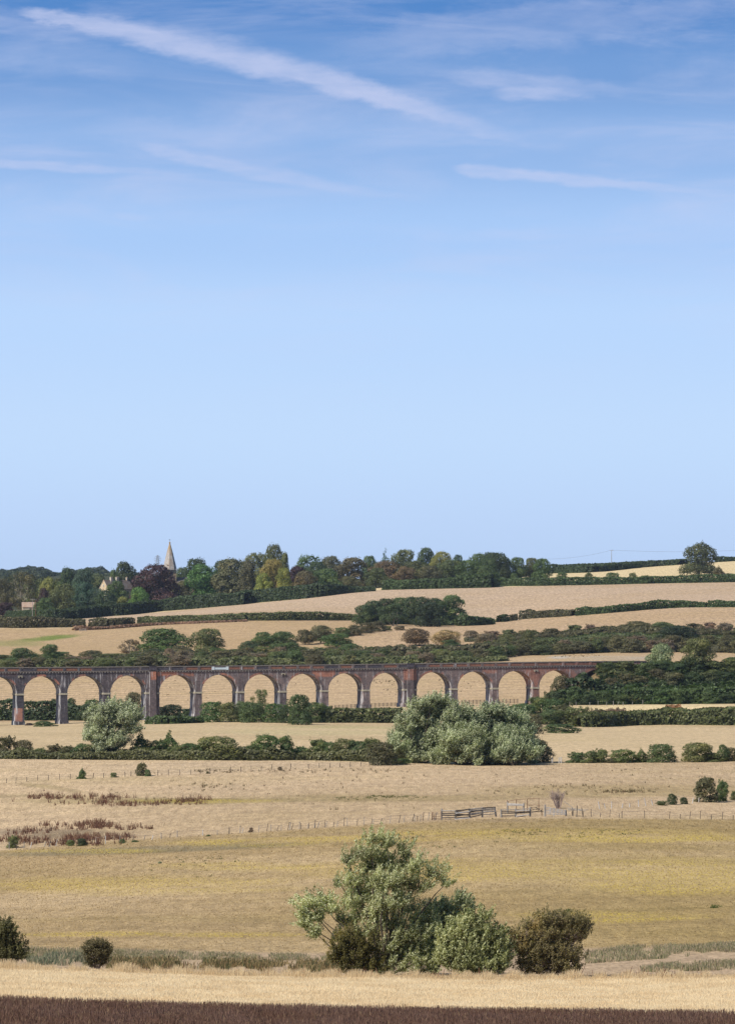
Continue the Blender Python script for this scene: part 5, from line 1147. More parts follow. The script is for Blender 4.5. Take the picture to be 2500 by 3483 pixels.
band(([1560, 1650, 1780, 1960, 2130, 2250, 2400, 2520], [2195, 2165, 2152, 2145, 2122, 2128, 2140, 2130]), ([1600, 1700, 1880, 2100, 2520], [2252, 2240, 2222, 2222, 2235]), 1600, 2540, [1690, 1728, 1768, 1808], 50, 90, ['br', 'br', 'ol', 'mid', 'br', 'br', 'pk'], over, 'scrub bushes behind the viaduct', 62)
under('thicket', 'low olive thicket filling the ground just behind the viaduct parapet', -60, 1720, ([0, 850, 1700], [2248, 2240, 2232]), 1622, 'ol', 14)
under('thicket', 'brown green thicket between the scrub trees behind the viaduct', -60, 1720, ([0, 230, 420, 560, 850, 1180, 1700], [2248, 2246, 2236, 2218, 2222, 2214, 2190]), 1672, 'br', 14)
under('thicket', 'lower brown thicket along the top of the grass knoll', 1660, 2560, ([1600, 1880, 2520], [2222, 2196, 2200]), 1700, 'br', 14)
under('thicket', 'middle thicket of the high scrub band', 1620, 2560, ([1600, 1780, 2130, 2520], [2196, 2178, 2160, 2170]), 1755, 'mid', 16)
under('thicket', 'upper thicket along the crest of the high scrub band', 1580, 2560, ([1560, 1780, 2130, 2300, 2520], [2195, 2162, 2136, 2142, 2150]), 1805, 'br', 14)
_bk = lambda d: (lambda x: V0+v_s(x)*math.sin(VA)+d)
under('thicket', 'dark thicket high on the railway bank', 2040, 2560, ([2040, 2520], [2275, 2278]), _bk(-6), 'ol', 7); under('thicket', 'dark thicket halfway down the railway bank', 1930, 2560, ([1930, 2520], [2315, 2312]), _bk(-14), 'dk', 7); under('thicket', 'green thicket at the foot of the railway bank', 1900, 2560, ([1900, 2520], [2352, 2345]), _bk(-24), 'gr', 7)
# embankment scrub at the far end of the viaduct
def bank(x, c, row):
    w = 'beside the last arch' if x < 2010 else 'where the parapet disappears' if x < 2090 else 'before the pale willow' if x < 2260 else 'by the leafy tree' if x < 2420 else 'at the picture edge'
    return f'{c} bush, {row} row of the railway bank, {w}'
for (x, D, top, w, c, kd) in []: pass
def bankrow(x0, x1, ts, dep, wd, step, cols, nm):
    x = x0
    while x < x1:
        s = v_s(x); D = V0+s*math.sin(VA)+dep+rv.uniform(-2, 2); c = rv.choice(cols); z_ = gp(x, D)[2]; yt = HY-(z_-CZ)*F/D-(rv.uniform(20, 30) if nm == 'crest' else rv.uniform(34, 52))
        plant(rv.choice(('bush', 'scrub', 'scrub')), x, yt, rv.uniform(*wd), D, c, 'shrub', bank(x, CN[c], nm), 'shrub', 'bushes on the railway bank'); x += step*rv.uniform(.8, 1.2)
bankrow(2080, 2540, ([2080, 2150, 2260, 2520], [2256, 2252, 2252, 2258]), 3, (64, 95), 56, ['br', 'ol', 'dk', 'mid'], 'crest')
bankrow(2010, 2540, ([2010, 2060, 2150, 2520], [2290, 2265, 2264, 2275]), -5, (60, 95), 58, ['dk', 'ol', 'mid', 'dk'], 'upper')
bankrow(1900, 2540, ([1900, 1960, 2050, 2120, 2520], [2312, 2290, 2285, 2285, 2300]), -12, (60, 90), 56, ['br', 'ol', 'dk', 'mid', 'br'], 'middle')
bankrow(1880, 2540, ([1880, 1960, 2520], [2348, 2322, 2325]), -20, (60, 90), 56, ['br', 'ol', 'gr', 'dk', 'br'], 'lower')
bankrow(1895, 2540, ([1895, 1960, 2520], [2370, 2345, 2338]), -27, (55, 80), 52, ['gr', 'ol', 'dk', 'gr'], 'lowest')
eb = lambda px, d: V0+v_s(px)*math.sin(VA)+d
T('R6', 'oak', 1145, -55, 185, 'gy', 'pale grey green willow growing on top of the railway bank', Y=eb(2245, 22)); T('R6', 'tall', 1385, -92, 215, 'ol', 'light leafy tree, tallest on the railway bank', Y=eb(2375, -2)); T('R6', 'tall', 1610, 28, 110, 'gr', 'bright green tree on the bank cut by the picture edge', Y=eb(2490, -2))
T('R6', 'scrub', 800, 92, 170, 'mid', 'ashy green bush with bare grey twigs on the bank crest', Y=eb(2068, -4)); T('R6', 'bush', 480, 150, 130, 'br', 'brown bush that hides the foot of the last open arch', Y=eb(1900, -9))
# scrub in front of the last piers
fg = 'dark scrub below the last piers'
for zx, zt_, zw, c, lb, b in [(240, 330, 200, 'gr', 'broad green scrub bush below the twelfth pier', 452), (330, 285, 170, 'ol', 'scrub bush hiding the foot of the last tall pier', 430), (440, 300, 190, 'gr', 'green scrub bush just past the last tall pier', 440), (180, 352, 130, 'gr', 'low scrub bush behind the crest of the big willow', 450),
       (420, 370, 190, 'gr', 'nearer bright scrub bush beyond the big willow', 466), (600, 352, 190, 'ol', 'rounded olive bush at the end of the straw strip', 470), (520, 330, 150, 'br', 'brownish bush behind the rounded olive one', 452), (730, 362, 170, 'br', 'brown bush beside the rounded olive one', 476), (850, 358, 170, 'pk', 'dusky pinkish bush in front of the straw strip', 470),
       (320, 425, 105, 'br', 'dark bush tucked behind the end of the big willow', 530), (300, 395, 140, 'br', 'dull bush above the one tucked behind the big willow', 470)]:
    T('R6', 'bush' if c == 'gr' else 'scrub', zx, zt_, zw, c, lb, base=b, group=fg)
T('R6', 'dwarf', 505, 470, 245, 'gr', 'long low bramble mound lying in the stubble past the big willow', base=523); T('R4', 'dwarf', 295, 444, 155, 'gr', 'low bramble mound between the first two piers', base=481)
T('R4', 'dwarf', 192, 455, 55, 'pu', 'tiny dark bramble beside the first pier', base=474)
# seen through the arches
D_b = 1345
for reg, kd, zx, zt_, zw, c, lb, D in [('R4', 'oak', 462, 296, 90, 'dk', 'dark tree seen through the third arch', 1340), ('R4', 'oak', 352, 300, 60, 'dk', 'dark tree at the edge of the second arch', 1342), ('R4', 'bush', 600, 303, 115, 'gr', 'green bush beyond the third arch above the pale willow', 1338), ('R4', 'bush', 560, 335, 130, 'dk', 'darker bush under the green one beyond the third arch', 1330),
       ('R4', 'tall', 868, 258, 120, 'br', 'brown tiered tree seen through the fourth arch', 1330), ('R4', 'bush', 800, 350, 150, 'dk', 'dark bush under the brown tiered tree', 1325), ('R4', 'bush', 1105, 336, 150, 'blk', 'shaded black green bush close behind the wide pier', 1283), ('R4', 'bush', 1060, 350, 90, 'blk', 'shaded bush tight against the wide pier', 1281)]:  # the two black bushes carry the viaduct's shade in their leaf colour
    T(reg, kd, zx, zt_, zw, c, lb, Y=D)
hedge('hedge', hline('R4', [(-30, 437, 322), (330, 437, 326), (560, 437, 365), (950, 425, 372)], Y=1335), 'tall dark hedge seen through the first arches', 'dk', 5, 1.1, .42, .12)
hedge('hedge', hline('R4', [(1160, 412, 374), (1260, 412, 376)], Y=1320), 'short dark hedge seen low in the fifth arch', 'dk', 3, 1.1, .4, .15)
# in front of the viaduct
vg = 'bushes at the feet of the middle piers'
hedge('bramble_hedge', hline('R4', [(985, 464, 425), (1080, 466, 420), (1150, 462, 418), (1310, 456, 424)]), 'low bramble hedge at the foot of the wide pier', 'gr', 4, 1.1, .34, .25)
for reg, zx, zt_, zw, c, lb, b, kd in [('R4', 1392, 318, 175, 'gr', 'broad green bush under the sixth arch', 452, 'bush'), ('R4', 1500, 322, 150, 'ol', 'bush under the sixth arch touching the pier', 452, 'bush'), ('R4', 1556, 312, 55, 'gy', 'white flecked small bush against the seventh pier', 400, 'bush'), ('R4', 1610, 318, 130, 'gr', 'green bush under the seventh pier', 450, 'bush'),
        ('R5', 112, 240, 120, 'ol', 'airy little tree under the seventh arch', 400, 'open'), ('R5', 60, 325, 170, 'gr', 'bush below the airy little tree', 455, 'bush'), ('R5', 200, 330, 160, 'gr', 'bush beside the airy little tree', 455, 'bush'), ('R5', 365, 272, 165, 'gr', 'highest dark green bush under the eighth arch', 440, 'bush'),
        ('R5', 300, 350, 170, 'dk', 'bush at the foot of the highest dark green one', 458, 'bush'), ('R5', 450, 322, 190, 'gr', 'wide bush under the eighth pier', 455, 'bush'), ('R5', 540, 345, 130, 'gr', 'bush falling away beside the wide one under the eighth pier', 455, 'bush')]:
    T(reg, kd, zx, zt_, zw, c, lb, base=b+(0 if b > 440 else 30), group=vg)
hedge('hedge', hline('R5', [(520, 456, 380), (700, 455, 370), (900, 457, 371), (1040, 457, 372)]), 'even green hedge under the ninth and tenth arches', 'ol', 5, 1.1, .36, .12)
hedge('hedge', hline('R6', [(600, 484, 420), (700, 484, 400), (900, 470, 395), (1200, 462, 378), (1400, 464, 385), (1640, 468, 372)]), 'rough low hedge between the stubble and the bright straw strip', 'ol', 7, 1.1, .38, .3)
for i, (zx, zt_, zw, c) in enumerate([(1030, 382, 110, 'ol'), (1150, 372, 100, 'br'), (1270, 380, 130, 'ol'), (1390, 386, 120, 'br'), (1480, 366, 110, 'ol'), (1580, 372, 120, 'ol')]):
    T('R6', 'scrub', zx, zt_, zw, c, f'{CN[c]} bush standing out of the rough low hedge, {["nearest the dusky bush", "tallest of its first half", "broad and low past the middle", "set lowest of the row", "beside the reddish straw", "cut by the picture edge"][i]}', base=462, group='bushes in the rough low hedge')

# middle hedge across the whole valley
mg = 'bushes of the middle hedge'
mid = [('R4', 'scrub', 42, 538, 125, 'br', 'brown bush starting the middle hedge at the picture edge', 686), ('R4', 'bush', 155, 562, 115, 'br', 'round dark bush second in the middle hedge', 686),
 ('R4', 'scrub', 255, 612, 90, 'ol', 'low bush in the middle hedge before the white willow', 690), ('R4', 'scrub', 350, 590, 110, 'br', 'spiky topped low bush before the white willow', 690), ('R4', 'scrub', 440, 598, 110, 'br', 'brown low bush nearing the white willow', 692), ('R4', 'bush', 530, 585, 120, 'gr', 'green bush at the near foot of the white willow', 694),
 ('R4', 'bush', 800, 625, 120, 'ol', 'low bush under the far side of the white willow', 694), ('R4', 'spire', 920, 518, 135, 'gr', 'pointed green bush just past the white willow', 690), ('R4', 'bush', 905, 600, 150, 'ol', 'wide bush below the pointed one past the white willow', 694), ('R4', 'spire', 1100, 512, 130, 'gr', 'tallest spiky bush of the middle hedge', 692),
 ('R4', 'scrub', 1040, 560, 110, 'gr', 'bush leaning on the tallest spiky one', 694), ('R4', 'bush', 1150, 600, 110, 'ol', 'small bush after the tallest spiky one', 696), ('R4', 'bush', 1240, 582, 135, 'gr', 'green bush before the biggest rounded one', 696), ('R4', 'bush', 1430, 540, 245, 'ol', 'biggest rounded bush of the middle hedge', 698), ('R4', 'scrub', 1340, 580, 110, 'gr', 'bush against the flank of the biggest rounded one', 698),
 ('R4', 'scrub', 1600, 600, 130, 'gr', 'dark bush after the biggest rounded one', 698), ('R5', 'bush', 60, 590, 90, 'gr', 'low dark bush before the dense twin topped one', 698), ('R5', 'bush', 155, 528, 165, 'gr', 'dense twin topped bush, higher half', 698), ('R5', 'bush', 280, 535, 100, 'gr', 'dense twin topped bush, narrower half', 696), ('R5', 'scrub', 370, 603, 110, 'gr', 'dip in the hedge after the twin topped bush', 694),
 ('R5', 'scrub', 470, 558, 130, 'ol', 'olive bush after the dip in the middle hedge', 696), ('R5', 'bush', 560, 575, 110, 'gr', 'green bush among the even stretch of middle hedge', 698), ('R5', 'bush', 635, 553, 140, 'ol', 'domed bush in the middle of the even stretch', 700), ('R5', 'bush', 735, 568, 130, 'gr', 'green bush at the far end of the even stretch', 704), ('R5', 'scrub', 835, 552, 130, 'ol', 'feathery bush before the purple brown one', 706),
 ('R5', 'bush', 898, 578, 165, 'br', 'purple brown bush in front of the big willow', 733), ('R5', 'bush', 1030, 680, 105, 'gr', 'bright low bush at the foot of the big willow', 728), ('R5', 'scrub', 960, 640, 90, 'br', 'twiggy bush between purple brown bush and willow', 722),
 ('R6', 'bush', 350, 560, 160, 'br', 'dark shrub closing the end of the big willow', 716), ('R6', 'scrub', 592, 640, 105, 'gr', 'first low bush past the small white gate', 718), ('R6', 'scrub', 690, 630, 110, 'ol', 'second low bush past the small white gate', 719), ('R6', 'scrub', 755, 618, 80, 'ol', 'thin upright bush ending the first low pair', 718),
 ('R6', 'bush', 905, 622, 150, 'ol', 'wide bush after the dip past the white gate', 717), ('R6', 'spire', 1020, 620, 90, 'ol', 'pointed small bush beside the wide one', 716), ('R6', 'bush', 1145, 588, 155, 'gr', 'bright rounded bush before the hedge gap', 715), ('R6', 'scrub', 820, 680, 90, 'br', 'lowest scraps of hedge in the dip', 718),
 ('R6', 'bush', 1375, 578, 180, 'ol', 'big pale bush after the hedge gap', 712), ('R6', 'scrub', 1480, 640, 120, 'ol', 'low bush after the big pale one', 712), ('R6', 'bush', 1548, 592, 75, 'gr', 'small upright bush close to the picture edge', 710), ('R6', 'bush', 1610, 612, 100, 'br', 'last brown bush of the middle hedge', 708)]
for a in mid: T(a[0], a[1], a[2], a[3]+4, a[4]*1.22, a[5], a[6], base=a[7]-1, group=mg)
hedge('hedge', hline('R4', [(-30, 690, 650), (560, 694, 640), (820, 696, 645), (1200, 697, 640), (1640, 699, 640)]), 'tangled lower growth of the middle hedge before the big willow', (.066, .066, .030), 5, 1.2, .22, .8)
hedge('hedge', hline('R5', [(10, 700, 640), (400, 697, 645), (860, 708, 630)]), 'tangled even stretch of the middle hedge', (.066, .066, .030), 5, 1.2, .22, .7)
# hill hedges
hedge('hedge', hline('R1', [(60, 530, 500), (260, 548, 498), (340, 552, 492), (420, 548, 490), (500, 545, 485)]), 'dark scrubby hedge below the utility poles', 'dk', 5, 1.2, .42, .2)
hedge('hedge', hline('R1', [(330, 551, 498), (500, 545, 480), (700, 527, 462), (800, 525, 455), (1000, 500, 434), (1300, 477, 395), (1628, 448, 378)])[:-1]+hline('R2', [(0, 448, 370), (250, 425, 350), (450, 408, 330), (560, 394, 322), (680, 378, 340), (860, 364, 345)]), 'long dark hedge sweeping beneath the church and village trees', 'dk', 7, 1.25, .50, .14)
hedge('hedge', hline('R2', [(915, 356, 300), (1100, 352, 295), (1300, 348, 290), (1628, 341, 262)])[:-1]+hline('R3', [(0, 339, 262), (90, 334, 262)]), 'dense hedge below the middle of the wood', 'gr', 7, 1.2, .5, .2)
hedge('hedge', hline('R3', [(60, 333, 285), (400, 330, 285), (860, 321, 280), (1080, 315, 278), (1095, 315, 275), (1628, 306, 258), (1700, 305, 257)]), 'upper field hedge running under the great lone oak', 'gr', 5, 1.2, .46, .2)
hedge('hedge', hline('R3', [(-20, 290, 262), (150, 287, 255), (240, 266, 240), (420, 248, 218), (700, 244, 200), (880, 226, 190), (1060, 206, 182), (1290, 192, 160)], ymin=2550), 'broad dark hedge along the skyline of the pale stubble', 'dk', 9, 1.2, .55, .12)
hedge('hedge', hline('R3', [(400, 226, 200), (800, 222, 188), (1250, 192, 164)], Y=3080), 'second thin hedge behind the broad skyline hedge', 'dk', 6, 1.1, .6, .12)
hedge('hedge', hline('R3', [(1500, 168, 145), (1700, 166, 146)], Y=2990), 'short skyline hedge beyond the great oak', 'dk', 6, 1.1, .6, .1)
hedge('hedge', hline('R1', [(-40, 600, 545), (150, 605, 535), (340, 600, 545), (575, 598, 558)]), 'mixed reddish green hedge low on the village hill', (.055, .050, .024), 7, 1.2, .42, .28)
hedge('hedge', hline('R1', [(600, 596, 552), (760, 598, 545), (868, 586, 545)]), 'short bushy hedge between two field openings', (.055, .050, .024), 6, 1.2, .42, .25)
hedge('hedge', hline('R1', [(902, 582, 540), (1100, 574, 530), (1300, 567, 528), (1628, 557, 515)])[:-1]+hline('R2', [(0, 557, 517), (400, 555, 505), (740, 556, 520)]), 'long low hedge crossing the hill to the dark clump', 'ol', 5, 1.1, .40, .2)
hedge('hedge', hline('R2', [(1388, 592, 545), (1500, 590, 530), (1590, 582, 548), (1628, 580, 545)])[:-1]+hline('R3', [(0, 582, 546), (60, 578, 548)]), 'dark hedge leaving the rounded end of the clump', 'gr', 5, 1.2, .42, .25)
for i, (a, b, c, d) in enumerate([(90, 150, 568, 530), (158, 225, 560, 525), (230, 575, 548, 498)]):
    pts = [(a, c, d), ((a+b)/2, c-4-(8 if i == 2 else 0), d-4), (b, c-(22 if i == 2 else 6), d+(-6 if i == 2 else 2))]
    hedge('hedge', hline('R3', pts), ['small separate hedge bush on the hill slope', 'second separate hedge bush on the hill slope', 'lower piece of the climbing slope hedge'][i], ['gr', 'br', 'br'][i], 4, 1.2, .4, .35)
hedge('hedge', hline('R3', [(590, 525, 480), (750, 512, 470), (1000, 490, 450), (1100, 482, 432), (1300, 470, 436), (1450, 470, 448)]), 'upper piece of the climbing slope hedge', 'gr', 4.5, 1.2, .4, .3)
hedge('hedge', hline('R3', [(1455, 470, 432), (1700, 468, 432)]), 'end piece of the slope hedge at the picture edge', 'gr', 4.5, 1.2, .4, .25)
hedge('clipped_hedge', hline('R1', [(502, 478, 431), (734, 474, 430)], step=6), 'square clipped dark hedge in the garden below the house', (.022, .036, .012), 4, 2.6, .34, .0, clip=True)
hedge('rough_grass_bank', hline('R1', [(480, 622, 596), (700, 612, 598), (900, 596, 580), (1100, 582, 572), (1628, 562, 552)]), 'strip of brown rough growth below the long low hedge', (.15, .09, .06), 4, .9, .35, .3)
hedge('rough_grass_bank', hline('R6', [(1180, 358, 346), (1290, 358, 344)]), 'small reddish tuft strip in the bright straw', (.20, .11, .06), 4, .6, .35, .3); hedge('rough_grass_bank', hline('R6', [(1420, 376, 364), (1628, 374, 362)]), 'longer reddish tuft strip in the bright straw', (.20, .12, .07), 4, .7, .35, .3)
# single bushes on the pastures
for reg, kd, zx, zt_, zw, c, lb, b in [('R4', 'spire', 534, 750, 66, 'gr', 'small pointed green bush on the wire fence', 822), ('R4', 'bush', 745, 776, 50, 'gr', 'tiny round bush on the wire fence', 812), ('R4', 'scrub', 925, 713, 78, 'br', 'dusky spiky bush on the wire fence', 802), ('R4', 'bush', 966, 756, 42, 'gr', 'green bush leaning on the dusky spiky one', 805),
        ('R9', 'scrub', 1440, 80, 155, 'br', 'broad olive brown hawthorn near the fence end', 246), ('R9', 'scrub', 1540, 98, 85, 'gr', 'narrower green hawthorn beside the broad one', 240), ('R9', 'bush', 1216, 186, 72, 'dk', 'round dark bush on the white post fence', 262), ('R9', 'bush', 1293, 208, 56, 'dk', 'smaller round dark bush on the white post fence', 258),
        ('R9', 'scrub', 1150, 232, 78, 'mid', 'low grey bush at the foot of the round dark one', 267), ('R9', 'scrub', 1618, 168, 50, 'mid', 'thin bush cut by the picture edge past the hawthorns', 232), ('R7', 'scrub', 88, 458, 80, 'ol', 'airy bush on the stake fence below the docks', 545),
        ('R7', 'bush', 465, 486, 60, 'ol', 'small olive bush at the edge of the dock patch', 530), ('R7', 'bush', 540, 476, 70, 'dk', 'dark bush at the edge of the dock patch', 530), ('R7', 'bush', 802, 480, 44, 'gr', 'little green bush after the dock patch', 514), ('R7', 'dwarf', 880, 487, 52, 'gr', 'flat green tuft after the dock patch', 506),
        ('R8', 'scrub', 45, 405, 36, 'pk', 'small reddish thistle bush on the stake fence', 442), ('R7', 'bush', 1044, 625, 30, 'gy', 'tiny grey green tussock out in the pasture', 645), ('R7', 'dwarf', 1356, 450, 34, 'gr', 'tiny green tussock against the stake fence', 468), ('R4', 'scrub', 1355, 768, 28, 'br', 'tiny brown bush on the thin posts', 788), ('R5', 'scrub', 237, 737, 34, 'pk', 'dry brown thistle clump on the thin posts', 766)]:
    T(reg, kd, zx, zt_, zw, c, lb, base=b)
# leafless bush by the pens
def bare_bush():
    px, yb = rc('R9', 478, 288); D = hit(px, yb); X, Y, z = gp(px, D); k = D/F*.5221
    e = empty('bare_bush', (X, Y, z), 0, 'leafless pinkish grey bush with many fanned twigs beside the metal gate', 'bush'); rng = random.Random(8)
    st = MB(); tw = MB()
    for i in range(16):
        a = rng.uniform(-1, 1); h = rng.uniform(85, 150)*k; x = a*62*k; y = rng.uniform(-.9, .9)
        p = [(a*.25, y*.2, -.1), (a*.5+x*.15, y*.5, h*.35), (x*.65, y*.8, h*.7)]; st.path(p, .085, .035, 5)
        for j in range(14):
            t = rng.uniform(.25, 1); q = Vector(p[1]).lerp(Vector(p[2]), t); d = Vector((rng.uniform(-.6, .6)+a*.5, rng.uniform(-.6, .6), rng.uniform(.35, 1))).normalized()*rng.uniform(.4, 1.1)
            m_ = q+d*.55+Vector((rng.uniform(-.1, .1), 0, 0)); tw.path([tuple(q), tuple(m_), tuple(q+d)], .026, .012, 3)
    st.obj('stem', M['deadtwig'], e); tw.obj('twigs', M['deadtwig'], e)
bare_bush()

# a shared description gets its place in the row, counted towards the railway bank
_o = ['', 'second', 'third', 'fourth', 'fifth', 'sixth', 'seventh', 'eighth', 'ninth', 'tenth']
_by = {}
for o in list(COL.objects):
    if o.parent is None and 'label' in o: _by.setdefault(o['label'], []).append(o)
for lb, os_ in _by.items():
    if len(os_) > 1:
        os_.sort(key=lambda o: o.location.x/o.location.y)
        for i, o in enumerate(os_): o['label'] = ('first ' if i == 0 else _o[min(i, 9)]+' ')+lb
# ------------------------------------------------------------------ the near trees
M['nwillow'] = foliage('osier_leaves', silver=(.66, .66, .44), trans=.4, jitter=.35, shine=.3)
def grow(rng, base, tips, r0, mb, bend=.35):
    """limbs that fork from a base towards tip points; returns lines for twigs"""
    lines = []
    for tp in tips:
        b = Vector(base); t = Vector(tp); n = 7; pts = []
        off = Vector((rng.normal()*.3, rng.normal()*.3, rng.normal()*.1))
        for i in range(n+1):
            f = i/n; p = b.lerp(t, f); p.z = b.z+(t.z-b.z)*(f**(.80)); p = p+off*math.sin(f*math.pi)*bend*(t-b).length*.3+Vector(rng.normal(size=3))*.05*(t-b).length*.18
            pts.append(p)
        pts[0] = b; mb.path([tuple(p) for p in pts], r0, r0*.22, 6); lines.append(pts)
    return lines
def near_tree(name, label, px, D, col, lobes, nleaf, lsize, asp, wid, wind, r0, mat='nwillow', bark='bark', k=None, seed=1, gap=.30, twig=260, ring=.75, cat='tree', spray=.45, rand=.9, stems=1, tr=.022, jit=None, shoot=.6):
    """lobes (px, y, rpx, rpy, depth offset) in photo pixels at depth D"""
    rng = np.random.RandomState(seed); X, Y, z = gp(px, D); k = D/F
    sh_ = .84 if mat == 'nwillow' else 1.0; L = [((a-px)*k, dd, CZ+(HY-b)*k-z, rx*k*sh_, max(rx, ry)*k*.9, ry*k*sh_) for a, b, rx, ry, dd in lobes]
    e = empty(name, (X, Y, z), 0, label, cat)
    tb = MB(); lines = grow(rng, (0, 0, -.2), [l[:3] for l in L[::stems]], r0, tb); tb.obj('trunk', M[bark], e)
    # twigs through each lobe, leaves in sprays along them
    tw = MB(); SP, SD = [], []
    for l in L:
        c = np.array(l[:3]); R_ = np.array(l[3:6]); nt_ = max(6, int(twig*(R_[0]*R_[2])/sum(q[3]*q[5] for q in L)))
        for i in range(nt_):
            d = unit(rng.normal(size=(1, 3)))[0]; d[2] = d[2]*.9+.12
            end = c+d*R_*rng.uniform(.55, 1.12); st = c+d*R_*rng.uniform(0, .35); st[2] -= R_[2]*.25
            if end[2] < .1: end[2] = .1
            w = np.array(wind)*.35*R_[0]; end = end+w*rng.uniform(.2, 1)
            mid = (st+end)/2+rng.normal(size=3)*.10*R_[0]; ln_ = np.linalg.norm(end-mid); tip = end+unit((d*.45+np.array(wind)*.8+np.array([0, 0, .45]))[None])[0]*shoot*rng.uniform(.35, 1.25)
            tw.path([tuple(st), tuple(mid), tuple(end)], tr, tr*.3, 3); SP.append((mid, end)); SP.append((end, tip)); SP.append((end, tip))
            if rng.rand() < .4: SP.append((st, mid))
    tw.obj('twigs', M[bark], e)
    SP = np.array(SP); idx = rng.randint(0, len(SP), nleaf); f = rng.rand(nleaf)**.8
    A, B = SP[idx, 0], SP[idx, 1]; dr = unit(B-A); P = A+(B-A)*(f*1.12)[:, None]+rng.normal(size=(nleaf, 3))*(jit or .085)*(1.2-.85*f[:, None])
    # some leaves straight on the outside of the lobes to close the mass
    P[:, 2] = np.maximum(P[:, 2], .05)
    keep = fbm(P[:, 0]*1.5+seed, P[:, 2]*1.5+P[:, 1], 3)+.25*rng.rand(nleaf) > gap; P, dr = P[keep], dr[keep]; n = len(P)
    ctr = np.array([np.mean([l[0] for l in L]), 0, np.mean([l[2] for l in L])]); out = unit(P-ctr)
    ax = unit(dr*1.1+np.array(wind)[None]*.6+rng.normal(size=(n, 3))*spray); N = unit(out*.4+rng.normal(size=(n, 3))*rand+np.array([-.2, -.45, .35]))
    S = lsize*(.6+.8*rng.rand(n)); v, q = leaf_quads(P, N, S, rng, asp, ax, S*wid)
    cl = fbm(P[:, 0]*.9+4, P[:, 2]*.9+P[:, 1]*.7, 3)*1.9-.45
    o = link('foliage', np_mesh('foliage', v, q, {'rnd': np.clip(rng.rand(n)*.75+.35*cl, 0, 1), 'clump': np.clip(cl, 0, 1)}), M[mat], e); o.color = (*(C[col] if isinstance(col, str) else col), 1)
    return e
def Q(zx, zy, rx, ry, d=0.0): x, y = rc('R11', zx, zy); return (x, y, rx*.78, ry*.78, d)
D0 = 246.0
near_tree('willow_tree', 'tall loose silvery willow nearest the camera with a long side bough', 1310, D0, (.21, .215, .085),
  [Q(620, 85, 50, 45), Q(520, 135, 70, 50), Q(455, 165, 50, 40), Q(700, 125, 42, 50), Q(640, 190, 80, 60, 1), Q(480, 250, 80, 45), Q(420, 265, 42, 30), Q(580, 270, 80, 60), Q(745, 190, 60, 50), Q(830, 225, 60, 45), Q(880, 260, 34, 34), Q(760, 275, 70, 45),
   Q(690, 320, 60, 45), Q(470, 345, 75, 55), Q(560, 390, 90, 60), Q(440, 420, 60, 50), Q(640, 440, 80, 60), Q(520, 470, 80, 50), Q(720, 380, 60, 40, 1), Q(700, 500, 80, 60), Q(620, 540, 80, 55), Q(760, 540, 60, 50), Q(400, 500, 36, 30), Q(560, 190, 70, 60, 1), Q(620, 240, 80, 60, -1), Q(520, 320, 90, 60, 1), Q(620, 350, 80, 60, -1), Q(690, 250, 70, 50), Q(560, 70, 50, 30), Q(800, 430, 60, 50, 1), Q(760, 480, 80, 50), Q(660, 590, 100, 40, 1), Q(640, 615, 110, 22), Q(770, 600, 90, 34), Q(850, 590, 60, 34), Q(600, 645, 120, 18), Q(760, 645, 110, 18), Q(520, 640, 60, 18)],
  135000, .058, 1.0, .36, (.42, 0, .26), .10, seed=3, gap=.34, twig=1500, k=1, spray=.5, stems=2)
near_tree('willow_tree', 'thin drooping willow arm hanging beside the tall loose willow', 1262, D0-1, (.20, .21, .08),
  [Q(330, 340, 55, 34), Q(262, 370, 36, 40), Q(268, 430, 34, 36), Q(325, 405, 40, 36), Q(310, 480, 26, 34), Q(375, 370, 40, 40)], 12000, .075, 1.0, .36, (-.3, 0, -.1), .07, seed=5, gap=.36, twig=240)
near_tree('willow_tree', 'grey green willow with wind swept crest beside the tall loose willow', 1480, D0+3, (.17, .19, .09),
  [Q(940, 345, 40, 36), Q(890, 385, 50, 40), Q(970, 380, 30, 30), Q(830, 400, 60, 50), Q(800, 470, 60, 50), Q(880, 450, 60, 50), Q(760, 430, 50, 40), Q(840, 540, 70, 55), Q(740, 560, 60, 45), Q(800, 600, 90, 34)], 34000, .075, 1.0, .34, (.55, 0, .35), .12, seed=6, gap=.30, twig=620)
near_tree('sallow_bush', 'rounded green sallow bush between the willows and the hawthorn', 1620, D0-3, (.18, .19, .06),
  [Q(1020, 425, 50, 34), Q(960, 470, 70, 50), Q(1070, 490, 60, 45), Q(890, 520, 50, 45), Q(1000, 550, 90, 55), Q(1110, 540, 50, 55), Q(880, 580, 50, 40), Q(960, 600, 80, 35), Q(1090, 605, 60, 32), Q(1000, 648, 120, 16), Q(1090, 645, 60, 16), Q(1000, 622, 120, 22), Q(900, 615, 60, 24), Q(1120, 585, 50, 40)], 42000, .075, 1.0, .38, (.25, 0, .3), .10, mat='swillow', seed=7, gap=.28, twig=800, cat='bush')
near_tree('hawthorn_bush', 'dark olive bush at the foot of the tall loose willow', 1215, D0-4, (.115, .10, .03),
  [Q(470, 520, 60, 40), Q(420, 550, 50, 40), Q(540, 550, 50, 45), Q(480, 590, 75, 36), Q(405, 595, 40, 30), Q(570, 600, 40, 30), Q(480, 640, 90, 18), Q(560, 640, 60, 18)], 24000, .05, 1.0, .55, (.05, 0, .3), .08, mat='leaf', seed=8, gap=.30, twig=220, cat='bush')
